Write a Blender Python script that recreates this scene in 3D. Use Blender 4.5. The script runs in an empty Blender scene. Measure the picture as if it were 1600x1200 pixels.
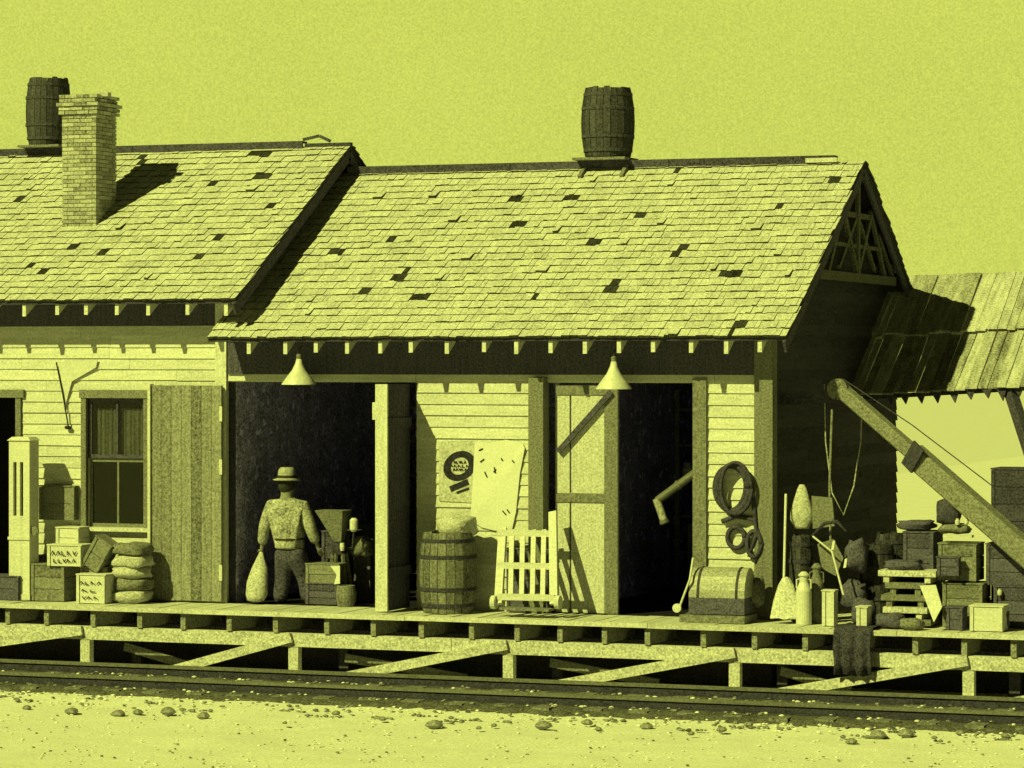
import bpy, math, random
from mathutils import Vector, Matrix, noise
random.seed(7)
sc = bpy.context.scene
C = sc.collection
# ------------------------------------------------------------------ camera
F, HY = 4900.0, 566.0
TH = math.atan(F/12950.0)
SN, CS = math.sin(TH), math.cos(TH)
DECK = 0.85
EYE = Vector((40*SN, -40*CS, DECK+3.18))
cam = bpy.data.cameras.new('camera')
cam.sensor_width = 36; cam.lens = F/1600*36; cam.shift_y = -(600-HY)/1600.0
cam.clip_start = 1; cam.clip_end = 9000
camo = bpy.data.objects.new('camera', cam); C.objects.link(camo)
camo.location = EYE; camo.rotation_euler = (math.pi/2, 0, TH)
sc.camera = camo
# ------------------------------------------------------------------ sky
SUN = Vector((.48, 1, -.92)).normalized()          # direction the light travels
w = bpy.data.worlds.new('World'); sc.world = w; w.use_nodes = True
nt = w.node_tree; nt.nodes.clear()
out = nt.nodes.new('ShaderNodeOutputWorld'); bg = nt.nodes.new('ShaderNodeBackground')
tc = nt.nodes.new('ShaderNodeTexCoord')
n1 = nt.nodes.new('ShaderNodeTexNoise'); n1.inputs['Scale'].default_value = 1500; n1.inputs['Detail'].default_value = 1
n2 = nt.nodes.new('ShaderNodeTexNoise'); n2.inputs['Scale'].default_value = 14; n2.inputs['Detail'].default_value = 4
for n in (n1, n2): nt.links.new(tc.outputs['Generated'], n.inputs['Vector'])
def wm(op, a, b):
    m = nt.nodes.new('ShaderNodeMath'); m.operation = op
    for i, v in enumerate((a, b)):
        if isinstance(v, (int, float)): m.inputs[i].default_value = v
        else: nt.links.new(v, m.inputs[i])
    return m.outputs[0]
s = wm('ADD', wm('MULTIPLY', n1.outputs['Fac'], .62), wm('MULTIPLY', n2.outputs['Fac'], .14))
s = wm('ADD', s, .67)
# sky shaped to cut fill and keep shade deep: bright low over the land behind the station, deeper towards the zenith and behind the camera
sx = nt.nodes.new('ShaderNodeSeparateXYZ'); nt.links.new(tc.outputs['Generated'], sx.inputs[0])
def ramp(sock, a, b, lo, hi):
    r = nt.nodes.new('ShaderNodeMapRange'); r.interpolation_type = 'SMOOTHSTEP'
    for k, v in zip(('From Min', 'From Max', 'To Min', 'To Max'), (a, b, lo, hi)): r.inputs[k].default_value = v
    nt.links.new(sock, r.inputs['Value']); return r.outputs[0]
s = wm('MULTIPLY', s, ramp(sx.outputs['Z'], .14, .42, 1.0, .07))
s = wm('MULTIPLY', s, ramp(sx.outputs['Y'], -.1, .84, .06, 1.0))
nt.links.new(s, bg.inputs['Strength'])
bg.inputs['Color'].default_value = (.575, .645, .108, 1)
nt.links.new(bg.outputs[0], out.inputs[0])
# ------------------------------------------------------------------ sun
sl = bpy.data.lights.new('sun', 'SUN'); sl.energy = 5.0; sl.angle = math.radians(.5); sl.color = (.94, 1, .215)
so = bpy.data.objects.new('sun', sl); C.objects.link(so)
so.rotation_euler = SUN.to_track_quat('-Z', 'Y').to_euler()
sc.view_settings.view_transform = 'Standard'; sc.view_settings.look = 'None'
sc.view_settings.exposure = 0; sc.view_settings.gamma = 1
sc.render.engine = 'CYCLES'; sc.cycles.max_bounces = 5

def W(px, py, Y):
    """world point seen at photo pixel (1600x1200) lying in the vertical plane y=Y (survey helper)"""
    u = (px-800)/F; v = (HY-py)/F
    t = (Y-EYE.y)/(CS+u*SN)
    return Vector((EYE.x+t*(-SN+u*CS), Y, EYE.z+t*v))
def X(px, Y=0): return W(px, 600, Y).x
def Zp(py, px, Y=0): return W(px, py, Y).z

# ------------------------------------------------------------------ materials
MATS = {}
def mat(name, c, var=.2, isl=.12, grain=.16, stretch=(1, 1, 1), sc1=6, rough=.85, tint=(1, 1, 1), stain=None, bump=.3, metal=0):
    """weathered surface: stretched noise + per-board tone + fine grain; stain=(albedo, threshold, scale)"""
    if name in MATS: return MATS[name]
    m = bpy.data.materials.new(name); m.use_nodes = True
    nt = m.node_tree; N = nt.nodes; L = nt.links
    b = N['Principled BSDF']; b.inputs['Roughness'].default_value = rough; b.inputs['Metallic'].default_value = metal
    b.inputs['Specular IOR Level'].default_value = .03 if rough > .5 else .4
    tc = N.new('ShaderNodeTexCoord'); mp = N.new('ShaderNodeMapping'); mp.inputs['Scale'].default_value = stretch
    L.new(tc.outputs['Object'], mp.inputs['Vector'])
    a = N.new('ShaderNodeTexNoise'); a.inputs['Scale'].default_value = sc1; a.inputs['Detail'].default_value = 5
    L.new(mp.outputs[0], a.inputs['Vector'])
    g = N.new('ShaderNodeTexNoise'); g.inputs['Scale'].default_value = 40; g.inputs['Detail'].default_value = 2
    L.new(tc.outputs['Object'], g.inputs['Vector'])
    ge = N.new('ShaderNodeNewGeometry')
    def M(op, p, q, clamp=False):
        k = N.new('ShaderNodeMath'); k.operation = op; k.use_clamp = clamp
        for i, v in enumerate((p, q)):
            if isinstance(v, (int, float)): k.inputs[i].default_value = v
            else: L.new(v, k.inputs[i])
        return k.outputs[0]
    f = M('MULTIPLY', M('SUBTRACT', a.outputs['Fac'], .5), var*4)
    f = M('ADD', f, M('MULTIPLY', M('SUBTRACT', ge.outputs['Random Per Island'], .5), isl*2))
    f = M('ADD', f, M('MULTIPLY', M('SUBTRACT', g.outputs['Fac'], .5), grain*8))
    v = M('MULTIPLY', M('ADD', f, 1), c)
    v = M('MAXIMUM', v, c*.25)
    if stain:
        sn = N.new('ShaderNodeTexNoise'); sn.inputs['Scale'].default_value = stain[2]; sn.inputs['Detail'].default_value = 6
        sn.inputs['Roughness'].default_value = .65
        L.new(mp.outputs[0], sn.inputs['Vector'])
        k = M('MULTIPLY', M('SUBTRACT', sn.outputs['Fac'], stain[1]), 14, True)
        mx = N.new('ShaderNodeMix'); mx.data_type = 'FLOAT'
        L.new(k, mx.inputs[0]); L.new(v, mx.inputs[2]); mx.inputs[3].default_value = stain[0]
        v = mx.outputs[0]
    cc = N.new('ShaderNodeCombineColor')
    for i in range(3): L.new(M('MULTIPLY', v, tint[i]), cc.inputs[i])
    L.new(cc.outputs[0], b.inputs['Base Color'])
    if bump:
        bp = N.new('ShaderNodeBump'); bp.inputs['Strength'].default_value = bump; bp.inputs['Distance'].default_value = .02
        L.new(a.outputs['Fac'], bp.inputs['Height']); L.new(bp.outputs[0], b.inputs['Normal'])
    MATS[name] = m
    return m
DK = (1, .93, 1.6)
shingle = mat('weathered_shingle', .51, .14, .08, .22, (1, 1, 1), 3, stain=(.16, .68, 4))
shingle_end = mat('shingle_end_grain', .06, .3, .3, .3)
rotten = mat('rotten_shingle', .035, .3, .3, .4)
paper_dark = mat('roof_felt', .05, .2, 0, .2, tint=DK)
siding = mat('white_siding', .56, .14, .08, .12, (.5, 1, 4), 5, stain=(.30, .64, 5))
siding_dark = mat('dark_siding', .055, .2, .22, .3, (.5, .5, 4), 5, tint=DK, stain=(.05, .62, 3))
trim = mat('grey_trim', .17, .15, .1, .25, (6, 6, .6), 5)
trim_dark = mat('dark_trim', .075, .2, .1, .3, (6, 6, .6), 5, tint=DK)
truss_m = mat('truss_timber', .10, .2, .3, .4)
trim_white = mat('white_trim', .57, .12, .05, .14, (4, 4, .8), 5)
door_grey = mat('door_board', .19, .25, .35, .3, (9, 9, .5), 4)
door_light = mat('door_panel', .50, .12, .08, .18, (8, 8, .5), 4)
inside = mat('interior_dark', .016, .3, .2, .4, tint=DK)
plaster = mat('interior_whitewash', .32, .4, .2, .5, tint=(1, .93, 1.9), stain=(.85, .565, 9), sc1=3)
deckm = mat('deck_plank', .52, .12, .12, .16, (1, 1, 1), 6)
timber = mat('pale_timber', .50, .18, .1, .25, (1, 5, 5), 5)
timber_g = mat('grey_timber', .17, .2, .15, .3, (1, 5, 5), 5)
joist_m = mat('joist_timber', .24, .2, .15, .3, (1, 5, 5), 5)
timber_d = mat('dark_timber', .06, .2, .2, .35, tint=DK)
brick = mat('pale_brick', .33, .2, .35, .22, sc1=8)
mortar = mat('mortar', .24, .2, 0, .3)
barrelm = mat('barrel_stave', .06, .2, .35, .3, (6, 6, .6), 5, tint=(1, .97, 1.3))
barrel_l = mat('pale_barrel_stave', .16, .2, .35, .3, (6, 6, .6), 5)
iron = mat('iron', .05, .2, .1, .3, rough=.55, tint=DK, metal=0)
steel = mat('worn_rail', .13, .2, 0, .2, (.2, 2, 2), 5, rough=.5)
enamel = mat('white_enamel', .58, .05, 0, .08, rough=.4)
enamel_in = enamel
ballast = mat('ballast', .09, .3, .2, .4, (1, 1, 1), 9, stain=(.2, .66, 12))
gravel = mat('pale_gravel', .70, .06, .1, .12, (.6, 1.3, 1), 2.2, stain=(.50, .66, 3))
stone_m = mat('dark_stone', .20, .3, .3, .3)
paperm = mat('paper', .66, .05, 0, .06)
oldpaper = mat('old_paper', .46, .1, 0, .2)
notice = mat('bright_paper', .66, .03, 0, .05)
ink = mat('ink', .03, .2, 0, .3, tint=DK)
sack = mat('burlap', .42, .15, .1, .25, sc1=14)
sack_g = mat('grey_burlap', .17, .2, .2, .3, sc1=14)
crate_m = mat('crate_board', .18, .2, .25, .25, (1, 6, 6), 4)
crate_w = mat('whitewashed_board', .57, .08, .08, .10, (1, 6, 6), 4)
crate_d = mat('dark_crate_board', .09, .2, .3, .3, (1, 6, 6), 4, tint=DK)
rope_d = mat('dark_rope', .06, .2, .1, .3, tint=DK)
rope_m = mat('rope', .34, .2, .1, .3)
glassm = mat('dark_glass', .03, .2, 0, .1, rough=.12, tint=DK, bump=0)
curtain = mat('curtain_cloth', .22, .2, .1, .25, (8, 8, .4), 4)
shirt_m = mat('shirt_cloth', .32, .5, 0, .35, sc1=7, bump=1)
trouser_m = mat('trouser_cloth', .07, .3, 0, .4, sc1=8, tint=DK)
skin_m = mat('skin', .22, .1, 0, .1)
hat_m = mat('hat_felt', .34, .1, 0, .2)
band_m = mat('hat_band', .04, .1, 0, .2)
strawm = mat('straw', .55, .2, .1, .2, (14, 14, 1), 4)
shed_m = mat('shed_board', .36, .40, .36, .26, (7, 1.0, 1.0), 2.5, stain=(.10, .66, 3))

# ------------------------------------------------------------------ mesh builder
class MB:
    def __init__(s): s.v = []; s.f = []; s.m = []; s.starts = []
    def add(s, vs, fs, mi=0):
        k = len(s.v); s.starts.append(k); s.v += [Vector(p) for p in vs]
        for i, f in enumerate(fs):
            s.f.append([k+j for j in f]); s.m.append(mi[i] if isinstance(mi, (list, tuple)) else mi)
        return s
    BF = [(0, 3, 2, 1), (4, 5, 6, 7), (0, 1, 5, 4), (1, 2, 6, 5), (2, 3, 7, 6), (3, 0, 4, 7)]
    def box(s, x0, x1, y0, y1, z0, z1, mi=0, M=None):
        vs = [Vector(p) for p in ((x0,y0,z0),(x1,y0,z0),(x1,y1,z0),(x0,y1,z0),(x0,y0,z1),(x1,y0,z1),(x1,y1,z1),(x0,y1,z1))]
        if M: vs = [M @ p for p in vs]
        return s.add(vs, s.BF, mi)
    def hexa(s, vs, mi=0): return s.add(vs, s.BF, mi)
    def beam(s, p0, p1, w, h, up=(0, 0, 1), mi=0):
        p0, p1 = Vector(p0), Vector(p1); d = (p1-p0).normalized(); up = Vector(up)
        r = d.cross(up)
        if r.length < 1e-4: r = d.cross(Vector((0, 1, 0)))
        r.normalize(); u = r.cross(d)
        a = r*w/2; b = u*h/2
        vs = [p0-a-b, p0+a-b, p1+a-b, p1-a-b, p0-a+b, p0+a+b, p1+a+b, p1-a+b]
        return s.add(vs, s.BF, mi)
    def rings(s, rs, cap=True, mi=0):
        n = len(rs[0]); vs = [p for r in rs for p in r]; fs = []
        for i in range(len(rs)-1):
            for j in range(n):
                a = i*n+j; b = i*n+(j+1) % n
                fs.append((a, b, b+n, a+n))
        if cap: fs.append(tuple(range(n-1, -1, -1))); fs.append(tuple(range((len(rs)-1)*n, len(rs)*n)))
        return s.add(vs, fs, mi)
    def cyl(s, p0, p1, r0, r1=None, n=12, mi=0):
        r1 = r0 if r1 is None else r1
        return s.tube([p0, p1], [r0, r1], n, mi)
    def tube(s, path, r, n=8, mi=0):
        P = [Vector(p) for p in path]; rs = []
        if not isinstance(r, (list, tuple)): r = [r]*len(P)
        ref = None
        for i, p in enumerate(P):
            d = (P[min(i+1, len(P)-1)]-P[max(i-1, 0)]).normalized()
            if ref is None: ref = d.orthogonal().normalized()
            a = (ref - d*ref.dot(d)).normalized(); ref = a; b = d.cross(a)
            rs.append([p+(a*math.cos(t)+b*math.sin(t))*r[i] for t in [2*math.pi*k/n for k in range(n)]])
        return s.rings(rs, True, mi)
    def lathe(s, c, prof, n=24, mi=0, cap=True, M=None):
        c = Vector(c); rs = []
        for r, z in prof:
            ring = [Vector((r*math.cos(2*math.pi*k/n), r*math.sin(2*math.pi*k/n), z)) for k in range(n)]
            if M: ring = [M @ p for p in ring]
            rs.append([c+p for p in ring])
        return s.rings(rs, cap, mi)
    def prism(s, pts, off, mi=0):
        P = [Vector(p) for p in pts]; o = Vector(off); n = len(P)
        fs = [tuple(range(n)), tuple(range(2*n-1, n-1, -1))]
        for i in range(n): j = (i+1) % n; fs.append((j, i, i+n, j+n))
        return s.add(P+[p+o for p in P], fs, mi)
    def each(s, name, mats, parent=None, **k):
        """one object per shape added"""
        out = []; st = s.starts+[len(s.v)]
        for a, b in zip(st, st[1:]):
            q = MB(); fi = [i for i, f in enumerate(s.f) if a <= f[0] < b]
            q.v = s.v[a:b]; q.f = [[j-a for j in s.f[i]] for i in fi]; q.m = [s.m[i] for i in fi]
            out.append(q.build(name, mats, parent, **k))
        return out
    def build(s, name, mats, parent=None, smooth=False, bevel=0):
        me = bpy.data.meshes.new(name); me.from_pydata([tuple(p) for p in s.v], [], s.f)
        if not isinstance(mats, (list, tuple)): mats = [mats]
        for m in mats: me.materials.append(m)
        for i, p in enumerate(me.polygons): p.material_index = s.m[i]; p.use_smooth = smooth
        o = bpy.data.objects.new(name, me); C.objects.link(o)
        if bevel:
            b = o.modifiers.new('edge', 'BEVEL'); b.width = bevel; b.segments = 1; b.limit_method = 'ANGLE'
        if parent: attach(o, parent)
        return o
def wloc(o):
    l = Vector(o.location)
    return l + wloc(o.parent)*0 if o.parent is None else l
def attach(o, p):
    o.parent = p
    base = p
    while base.parent: base = base.parent
    if p.type == 'EMPTY': o.matrix_parent_inverse = Matrix.Translation(-Vector(p.location))
def empty(name, loc, label, cat, group=None):
    o = bpy.data.objects.new(name, None); C.objects.link(o); o.location = loc; o.empty_display_size = .2
    return tag(o, label, cat, group)
def tag(o, label, cat, group=None, kind=None):
    if label: o['label'] = label
    if cat: o['category'] = cat
    if group: o['group'] = group
    if kind: o['kind'] = kind
    return o
def struct(o, kind='structure'): o['kind'] = kind; return o
def kids(o): return [c for c in bpy.data.objects if c.parent == o]
def copy_tree(o, parent=None):
    ch = kids(o); c = o.copy(); C.objects.link(c)
    if parent: c.parent = parent
    for k in ch: copy_tree(k, c)
    return c
R = random.uniform

# ------------------------------------------------------------------ ground, ballast, track
def ground():
    m = MB()
    nx, ny = 150, 46
    x0, x1, y0, y1 = -13, 13, -11, 12
    vs = []; fs = []
    for j in range(ny+1):
        for i in range(nx+1):
            x = x0+(x1-x0)*i/nx; y = y0+(y1-y0)*j/ny
            z = .0
            if y < -3.6:
                z = .05*noise.noise((x*1.1, y*1.6, 0))+.03*noise.noise((x*3.5, y*6, 3))-.03
            if i in (0, nx) or j in (0, ny): z = 0
            vs.append((x, y, z))
    for j in range(ny):
        for i in range(nx):
            a = j*(nx+1)+i; fs.append((a, a+1, a+nx+2, a+nx+1))
    m.add(vs, fs)
    B = 4000
    for (a, b, c_, d) in ((-B, x0, -B, B), (x1, B, -B, B), (x0, x1, -B, y0), (x0, x1, y1, B)):
        m.add([(a, c_, 0), (b, c_, 0), (b, d, 0), (a, d, 0)], [(0, 1, 2, 3)])
    return struct(m.build('ground', gravel, smooth=True))
ground()
def ballast_bed():
    m = MB(); nx = 220; rows = [(-1.30, .0), (-1.5, .05), (-3.40, .05), (-3.55, .03), (-3.70, -.03)]
    vs = []; fs = []
    for k, (y, z) in enumerate(rows):
        for i in range(nx+1):
            x = -12+24*i/nx
            yy = y + (.10*noise.noise((x*2.3, k, 5))+.10*noise.noise((x*7, k, 1)) if k >= 3 else 0)
            vs.append((x, yy, z+.012*noise.noise((x*9, y*9, 2))+.004))
    for k in range(len(rows)-1):
        for i in range(nx):
            a = k*(nx+1)+i; fs.append((a, a+nx+1, a+nx+2, a+1))
    m.add(vs, fs)
    return struct(m.build('ballast_bed', ballast))
ballast_bed()
# loose pebbles along the foot of the ballast
def rock(m, c, r, flat=.6, mi=0):
    c = Vector(c); rs = []
    sd = R(0, 99); n = 7
    for zi, rr in ((-.6, .6), (-.1, 1), (.45, .8), (.8, .35)):
        rs.append([c+Vector((math.cos(t)*rr*r*(1+.35*noise.noise((math.cos(t)+sd, math.sin(t), zi))),
                             math.sin(t)*rr*r*(1+.35*noise.noise((math.cos(t)+sd, math.sin(t), zi+3))), zi*r*flat)) for t in [2*math.pi*k/n for k in range(n)]])
    m.rings(rs, True, mi)
m = MB()
for i in range(650):
    x = R(-10, 9.5); y = -3.45-abs(random.gauss(0, .38))
    rock(m, (x, y, .0), R(.012, .034), R(.4, .8), 0 if random.random() < .4 else 1)
for i in range(1500):
    rock(m, (R(-10, 9.5), R(-3.45, -1.35), .06), R(.015, .035), .6, 0 if random.random() < .7 else 1)
for i in range(1600):
    x = R(-10, 9.5); y = R(-9.5, -4)
    rock(m, (x, y, -.02), R(.008, .022), .6, 0 if random.random() < .25 else 1)
for i in range(45):                                  # clods of dirt in drifts below the ballast
    x = R(-10, 9.5); y = R(-4.7, -3.75)
    for k in range(random.randint(4, 14)): rock(m, (x+random.gauss(0, .12), y+random.gauss(0, .04), -.015), R(.012, .035), .7, 0)
m.build('loose_gravel', [stone_m, gravel])['kind'] = 'stuff'
bpy.data.objects['loose_gravel']['label'] = 'small dark and pale gravel scattered along the track'
spots = [(42,1107,16),(112,1113,22),(185,1117,24),(215,1114,18),(262,1113,26),(318,1120,22),(445,1130,8),(525,1115,14),(598,1124,13),(680,1134,26),(705,1122,10),
         (748,1138,10),(772,1134,11),(848,1135,26),(918,1130,18),(935,1140,12),(1010,1137,22),(1080,1147,12),(1128,1141,16),(1170,1133,16),(1330,1160,18),(1372,1150,26),(1415,1148,26),
         (1460,1153,10),(1500,1146,16),(1570,1150,14)]
proto = None
for i, (px, py, wd) in enumerate(spots):
    d = (4.03*F)/(py-HY)
    t = d/(1.0)
    u = (px-800)/F
    p = EYE+Vector((-SN+u*CS, CS+u*SN, 0))*t
    mm = MB(); r = wd/130/2
    rock(mm, (0, 0, 0), r, .62)
    o = mm.build('stone', stone_m)
    o.location = (p.x, p.y, r*.12)
    lab = 'dark stone half buried in pale gravel below the railway track'
    if wd == 26 and px == 1415: lab = 'largest round dark stone lying alone in pale gravel below track, right side'
    tag(o, lab, 'stone', 'dark stones in the gravel')
# crescent-shaped hollow rim at lower right: a low mound of earth
tr = empty('railway_track', (0, -2.47, 0), 'worn railway track running in front of the timber platform', 'railway track')
for y in (-1.75, -3.185):
    m = MB()
    m.box(-11, 11, y-.065, y+.065, .055, .07, 1); m.box(-11, 11, y-.012, y+.012, .071, .145, 1); m.box(-11, 11, y-.035, y+.035, .146, .185, 0)
    m.build('rail', [steel, iron], tr)
for i in range(38):
    x = -10.6+i*.56+R(-.03, .03)
    m = MB(); m.box(x-.11, x+.11, -3.52+R(-.08, .06), -1.36+R(-.03, .03), -.05, .052+R(0, .008))
    m.build('tie', timber_g, tr)

# ------------------------------------------------------------------ platform
pf = empty('loading_platform', (0, -1.1, 0), 'long low timber loading platform on posts along both buildings', 'platform')
def deck():
    m = MB(); x = -10.0
    while x < 10:
        wd = R(.17, .22); z = DECK+R(-.006, .004)
        y1 = 0 if x < 3.44 else 4.2
        y1 = -.02 if x < 3.44 else 4.2
        m.box(x, x+wd-.01, -1.11+R(-.012, .012), y1, z-.045, z)
        x += wd
    return m
deck().build('deck', deckm, pf)
m = MB(); xs = [-10, -7.2, -4.1, -1.0, 2.2, 5.3, 10]
for a, b in zip(xs, xs[1:]): m.box(a+.004, b-.004, -1.165, -1.127, DECK-.055+R(-.004, .004), DECK+.004)
m.build('edge_board', deckm, pf)
jp = [10,73,147,220,288,358,430,510,585,658,737,810,875,945,1012,1100,1180,1257,1340,1430,1508,1582]
for px in [-130, -60]+jp+[1655, 1730]:
    x = X(px+R(-2, 2), -1.1)
    m = MB(); m.box(x-.034, x+.034, -1.105, -.03, .585, DECK-.05+R(-.003, 0)); m.build('joist', joist_m, pf)
for i, (a, b) in enumerate(((-10, -5.9), (-5.9, -.4), (-.4, 4.6), (4.6, 10))):
    m = MB(); m.box(a+.005, b-.005, -1.085, -.96, .415+R(-.008, .008), .58); m.build('stringer', timber, pf)
m = MB(); m.box(3.44, 10, .35, .40, -.05, .78); m.build('rear_shade_board', timber_d, pf)  # dark board added for the shade under the right-hand deck
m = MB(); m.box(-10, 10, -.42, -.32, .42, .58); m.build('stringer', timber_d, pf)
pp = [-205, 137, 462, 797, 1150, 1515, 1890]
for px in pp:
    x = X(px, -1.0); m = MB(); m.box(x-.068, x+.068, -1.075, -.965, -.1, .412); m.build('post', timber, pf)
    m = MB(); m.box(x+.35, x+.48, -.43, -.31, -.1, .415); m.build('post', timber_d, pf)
for (a, b) in ((-190, 128), (270, 455), (540, 792), (872, 1148), (1215, 1512), (1585, 1880)):
    p1 = Vector((X(b, -1.12), -1.115, .53)); p0 = Vector((X(a, -1.12), -1.115, .06))
    m = MB(); m.beam(p0, p1, .045, .12, (0, 0, 1)); m.build('brace', timber, pf)
for (a, za, b, zb) in ((195, 1010, 330, 1050), (540, 1028, 730, 1060), (860, 1035, 1030, 1068), (1220, 1048, 1330, 1080)):
    m = MB(); m.beam((X(a, -.5), -.5, Zp(za, a, -.5)), (X(b, -.5), -.5, Zp(zb, b, -.5)), .045, .11); m.build('brace', timber_g, pf)

# ------------------------------------------------------------------ buildings
def cells(m, x0, x1, z0, z1, y0, y1, holes, mi=0):
    xs = sorted({x0, x1, *[h[0] for h in holes], *[h[1] for h in holes]}); xs = [x for x in xs if x0 <= x <= x1]
    for a, b in zip(xs, xs[1:]):
        hs = sorted([(h[2], h[3]) for h in holes if h[0] < (a+b)/2 < h[1]]); z = z0
        for h0, h1 in hs:
            if h0 > z+1e-4: m.box(a, b, y0, y1, z, h0, mi)
            z = h1
        if z1 > z: m.box(a, b, y0, y1, z, z1, mi)
def clap(m, x0, x1, z0, z1, Y, holes, step=.147, mi=0):
    z = z0
    while z < z1:
        zt = min(z+step, z1)
        seg = [(x0, x1)]
        for h in holes:
            if h[2] < (z+zt)/2 < h[3]:
                ns = []
                for a, b in seg:
                    if h[0] > a: ns.append((a, min(b, h[0])))
                    if h[1] < b: ns.append((max(a, h[1]), b))
                seg = [q for q in ns if q[1]-q[0] > .01]
        for a, b in seg:
            cuts = [a]
            while cuts[-1] < b:
                cuts.append(cuts[-1]+R(1.6, 3.4))
            cuts[-1] = b
            for p, q in zip(cuts, cuts[1:]):
                if q-p < .02: continue
                j = R(-.004, .004); o = .030+R(-.004, .006)
                q2 = q-.004
                m.hexa([(p, Y-o, z+j), (q2, Y-o, z+j+R(-.003, .003)), (q2, Y-.001, z+j), (p, Y-.001, z+j),
                        (p, Y-.010, zt+.012), (q2, Y-.010, zt+.012), (q2, Y-.001, zt+.012), (p, Y-.001, zt+.012)])
        z = zt
def shingles(m, x0, x1, ye, ze, yr, zr, expo=.175, bad=(), lw=None, sel=None, shift=0, th=1.0):
    """courses of split shingles from eave (ye,ze) to ridge (yr,zr)"""
    d = Vector((0, yr-ye, zr-ze)); Ls = d.length; d.normalize()
    sg = 1 if yr > ye else -1
    n = Vector((0, -d.z*sg, abs(d.y)))
    k = 0; s_ = -.03
    while s_ < Ls-.02:
        x = x0+R(-.06, 0); wob = R(-.006, .006)
        while x < x1:
            wd = R(.055, .15); xa = max(x, x0+R(-.015, .01)); xb = min(x+wd, x1+R(-.01, .02))
            x += wd
            if xb-xa < .02: continue
            if sel and not sel(xa, xb): continue
            sx = (xa+xb)/2; miss = random.random() < .001
            for (bx, bs, bw) in bad:
                if abs(sx-bx) < bw*R(.7, 1.25) and abs(s_-bs) < R(.06, .14): miss = True
            lo = s_+wob+random.gauss(0, .004)+.012*noise.noise((sx*.8, s_*3, shift))+(.012*noise.noise((sx*2.5, 1, shift)) if k == 0 else 0); hi = min(s_+expo*2.1, Ls)
            t0 = (.028+R(0, .016))*th; lift = .010
            if random.random() < .012: t0 += R(.01, .03)
            if miss: lo += R(-.01, .05); t0 = .034
            if hi-lo < .05: continue
            base = Vector((0, ye, ze))
            tw = random.gauss(0, .003)
            def P(x, s, h): return Vector((x, 0, 0))+base+d*s+n*h
            g = .002
            vs = [P(xa+g, lo-tw, lift-.004), P(xb-g, lo+tw, lift-.004), P(xb-g, hi, .0), P(xa+g, hi, .0),
                  P(xa+g, lo-tw, t0), P(xb-g, lo+tw, t0), P(xb-g, hi, .007), P(xa+g, hi, .007)]
            m.add(vs, MB.BF, [2]*6 if miss else [1, 0, 1, 1, 1, 1])
        s_ += expo*R(.97, 1.03); k += 1
ZT = Zp(597, 500)                 # head of the openings
# --- freight depot (right, lower)
XL, XR = -4.05, 3.43
fd = empty('freight_depot', (0, 3.2, DECK), 'right-hand clapboard freight depot with shingled gable roof and two open doorways', 'building')
ZE, ZR_, YE, YR = 4.345, 6.70, -.60, 3.2
MS = (ZR_-ZE)/(YR-YE)
def zroof(y): return ZE+MS*(min(y, 2*YR-y)-YE)
doorX = W(605, 600, -.78).x       # hinge line of the swung-out leaf
A0, A1 = X(350), doorX+.09
B0, B1 = X(852), X(1087)
holesF = [(A0, A1, DECK, ZT), (B0, B1, DECK, ZT)]
m = MB(); cells(m, XL+.02, XR, DECK, zroof(0)-.10, .0, .10, holesF); m.build('wall', siding, fd)
m = MB(); clap(m, XL+.05, XR-.10, DECK, zroof(0)-.14, 0, [(A0-.02, A1+.0, 0, ZT), (B0-.12, B1+.12, 0, ZT+.02)]); m.build('clapboards', siding, fd)
# gable end
m = MB()
ys = [0.1, 3.2, 6.3]
z = DECK
def gable_boards(m, xf, Y0, Y1, yr, zf, zb, out, z0):
    z = z0
    while z < zf(yr)-.2:
        zt = z+.147
        ya = yb = None
        yy = [y for y in [Y0+i*.02 for i in range(int((Y1-Y0)/.02)+1)] if zf(y)-.06 > zt]
        if yy:
            ya, yb = yy[0], yy[-1]
            cuts = [ya]
            while cuts[-1] < yb: cuts.append(cuts[-1]+R(1.5, 3))
            cuts[-1] = yb
            for a, b in zip(cuts, cuts[1:]):
                if b-a < .03: continue
                o = .03+R(-.005, .008)
                m.hexa([(xf, a, z), (xf+o, a, z), (xf+o, b-.004, z), (xf, b-.004, z), (xf, a, zt+.01), (xf+.01, a, zt+.01), (xf+.01, b-.004, zt+.01), (xf, b-.004, zt+.01)])
        z = zt
m.prism([(XR, .101, DECK), (XR, 6.3, DECK), (XR, 6.3, zroof(6.3)-.1), (XR, 3.2, ZR_-.1), (XR, .101, zroof(.1)-.1)], (-.1, 0, 0))
m.prism([(XL, .101, DECK), (XL, .101, zroof(.1)-.1), (XL, 3.2, ZR_-.1), (XL, 6.3, zroof(6.3)-.1), (XL, 6.3, DECK)], (.1, 0, 0))
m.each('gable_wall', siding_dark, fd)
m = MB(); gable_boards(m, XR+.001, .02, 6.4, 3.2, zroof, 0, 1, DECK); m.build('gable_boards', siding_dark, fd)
m = MB()
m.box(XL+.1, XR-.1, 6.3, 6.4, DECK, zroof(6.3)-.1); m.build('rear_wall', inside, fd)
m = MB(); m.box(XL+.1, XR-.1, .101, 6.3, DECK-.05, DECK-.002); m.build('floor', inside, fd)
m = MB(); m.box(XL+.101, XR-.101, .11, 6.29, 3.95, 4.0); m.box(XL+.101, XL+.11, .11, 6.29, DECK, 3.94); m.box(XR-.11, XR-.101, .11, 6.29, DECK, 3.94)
m.box(XL+.12, XR-.12, 6.27, 6.29, DECK, 3.94); m.box(.55, .60, .11, 6.2, DECK, 3.94); m.build('interior_lining', plaster, fd)
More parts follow.
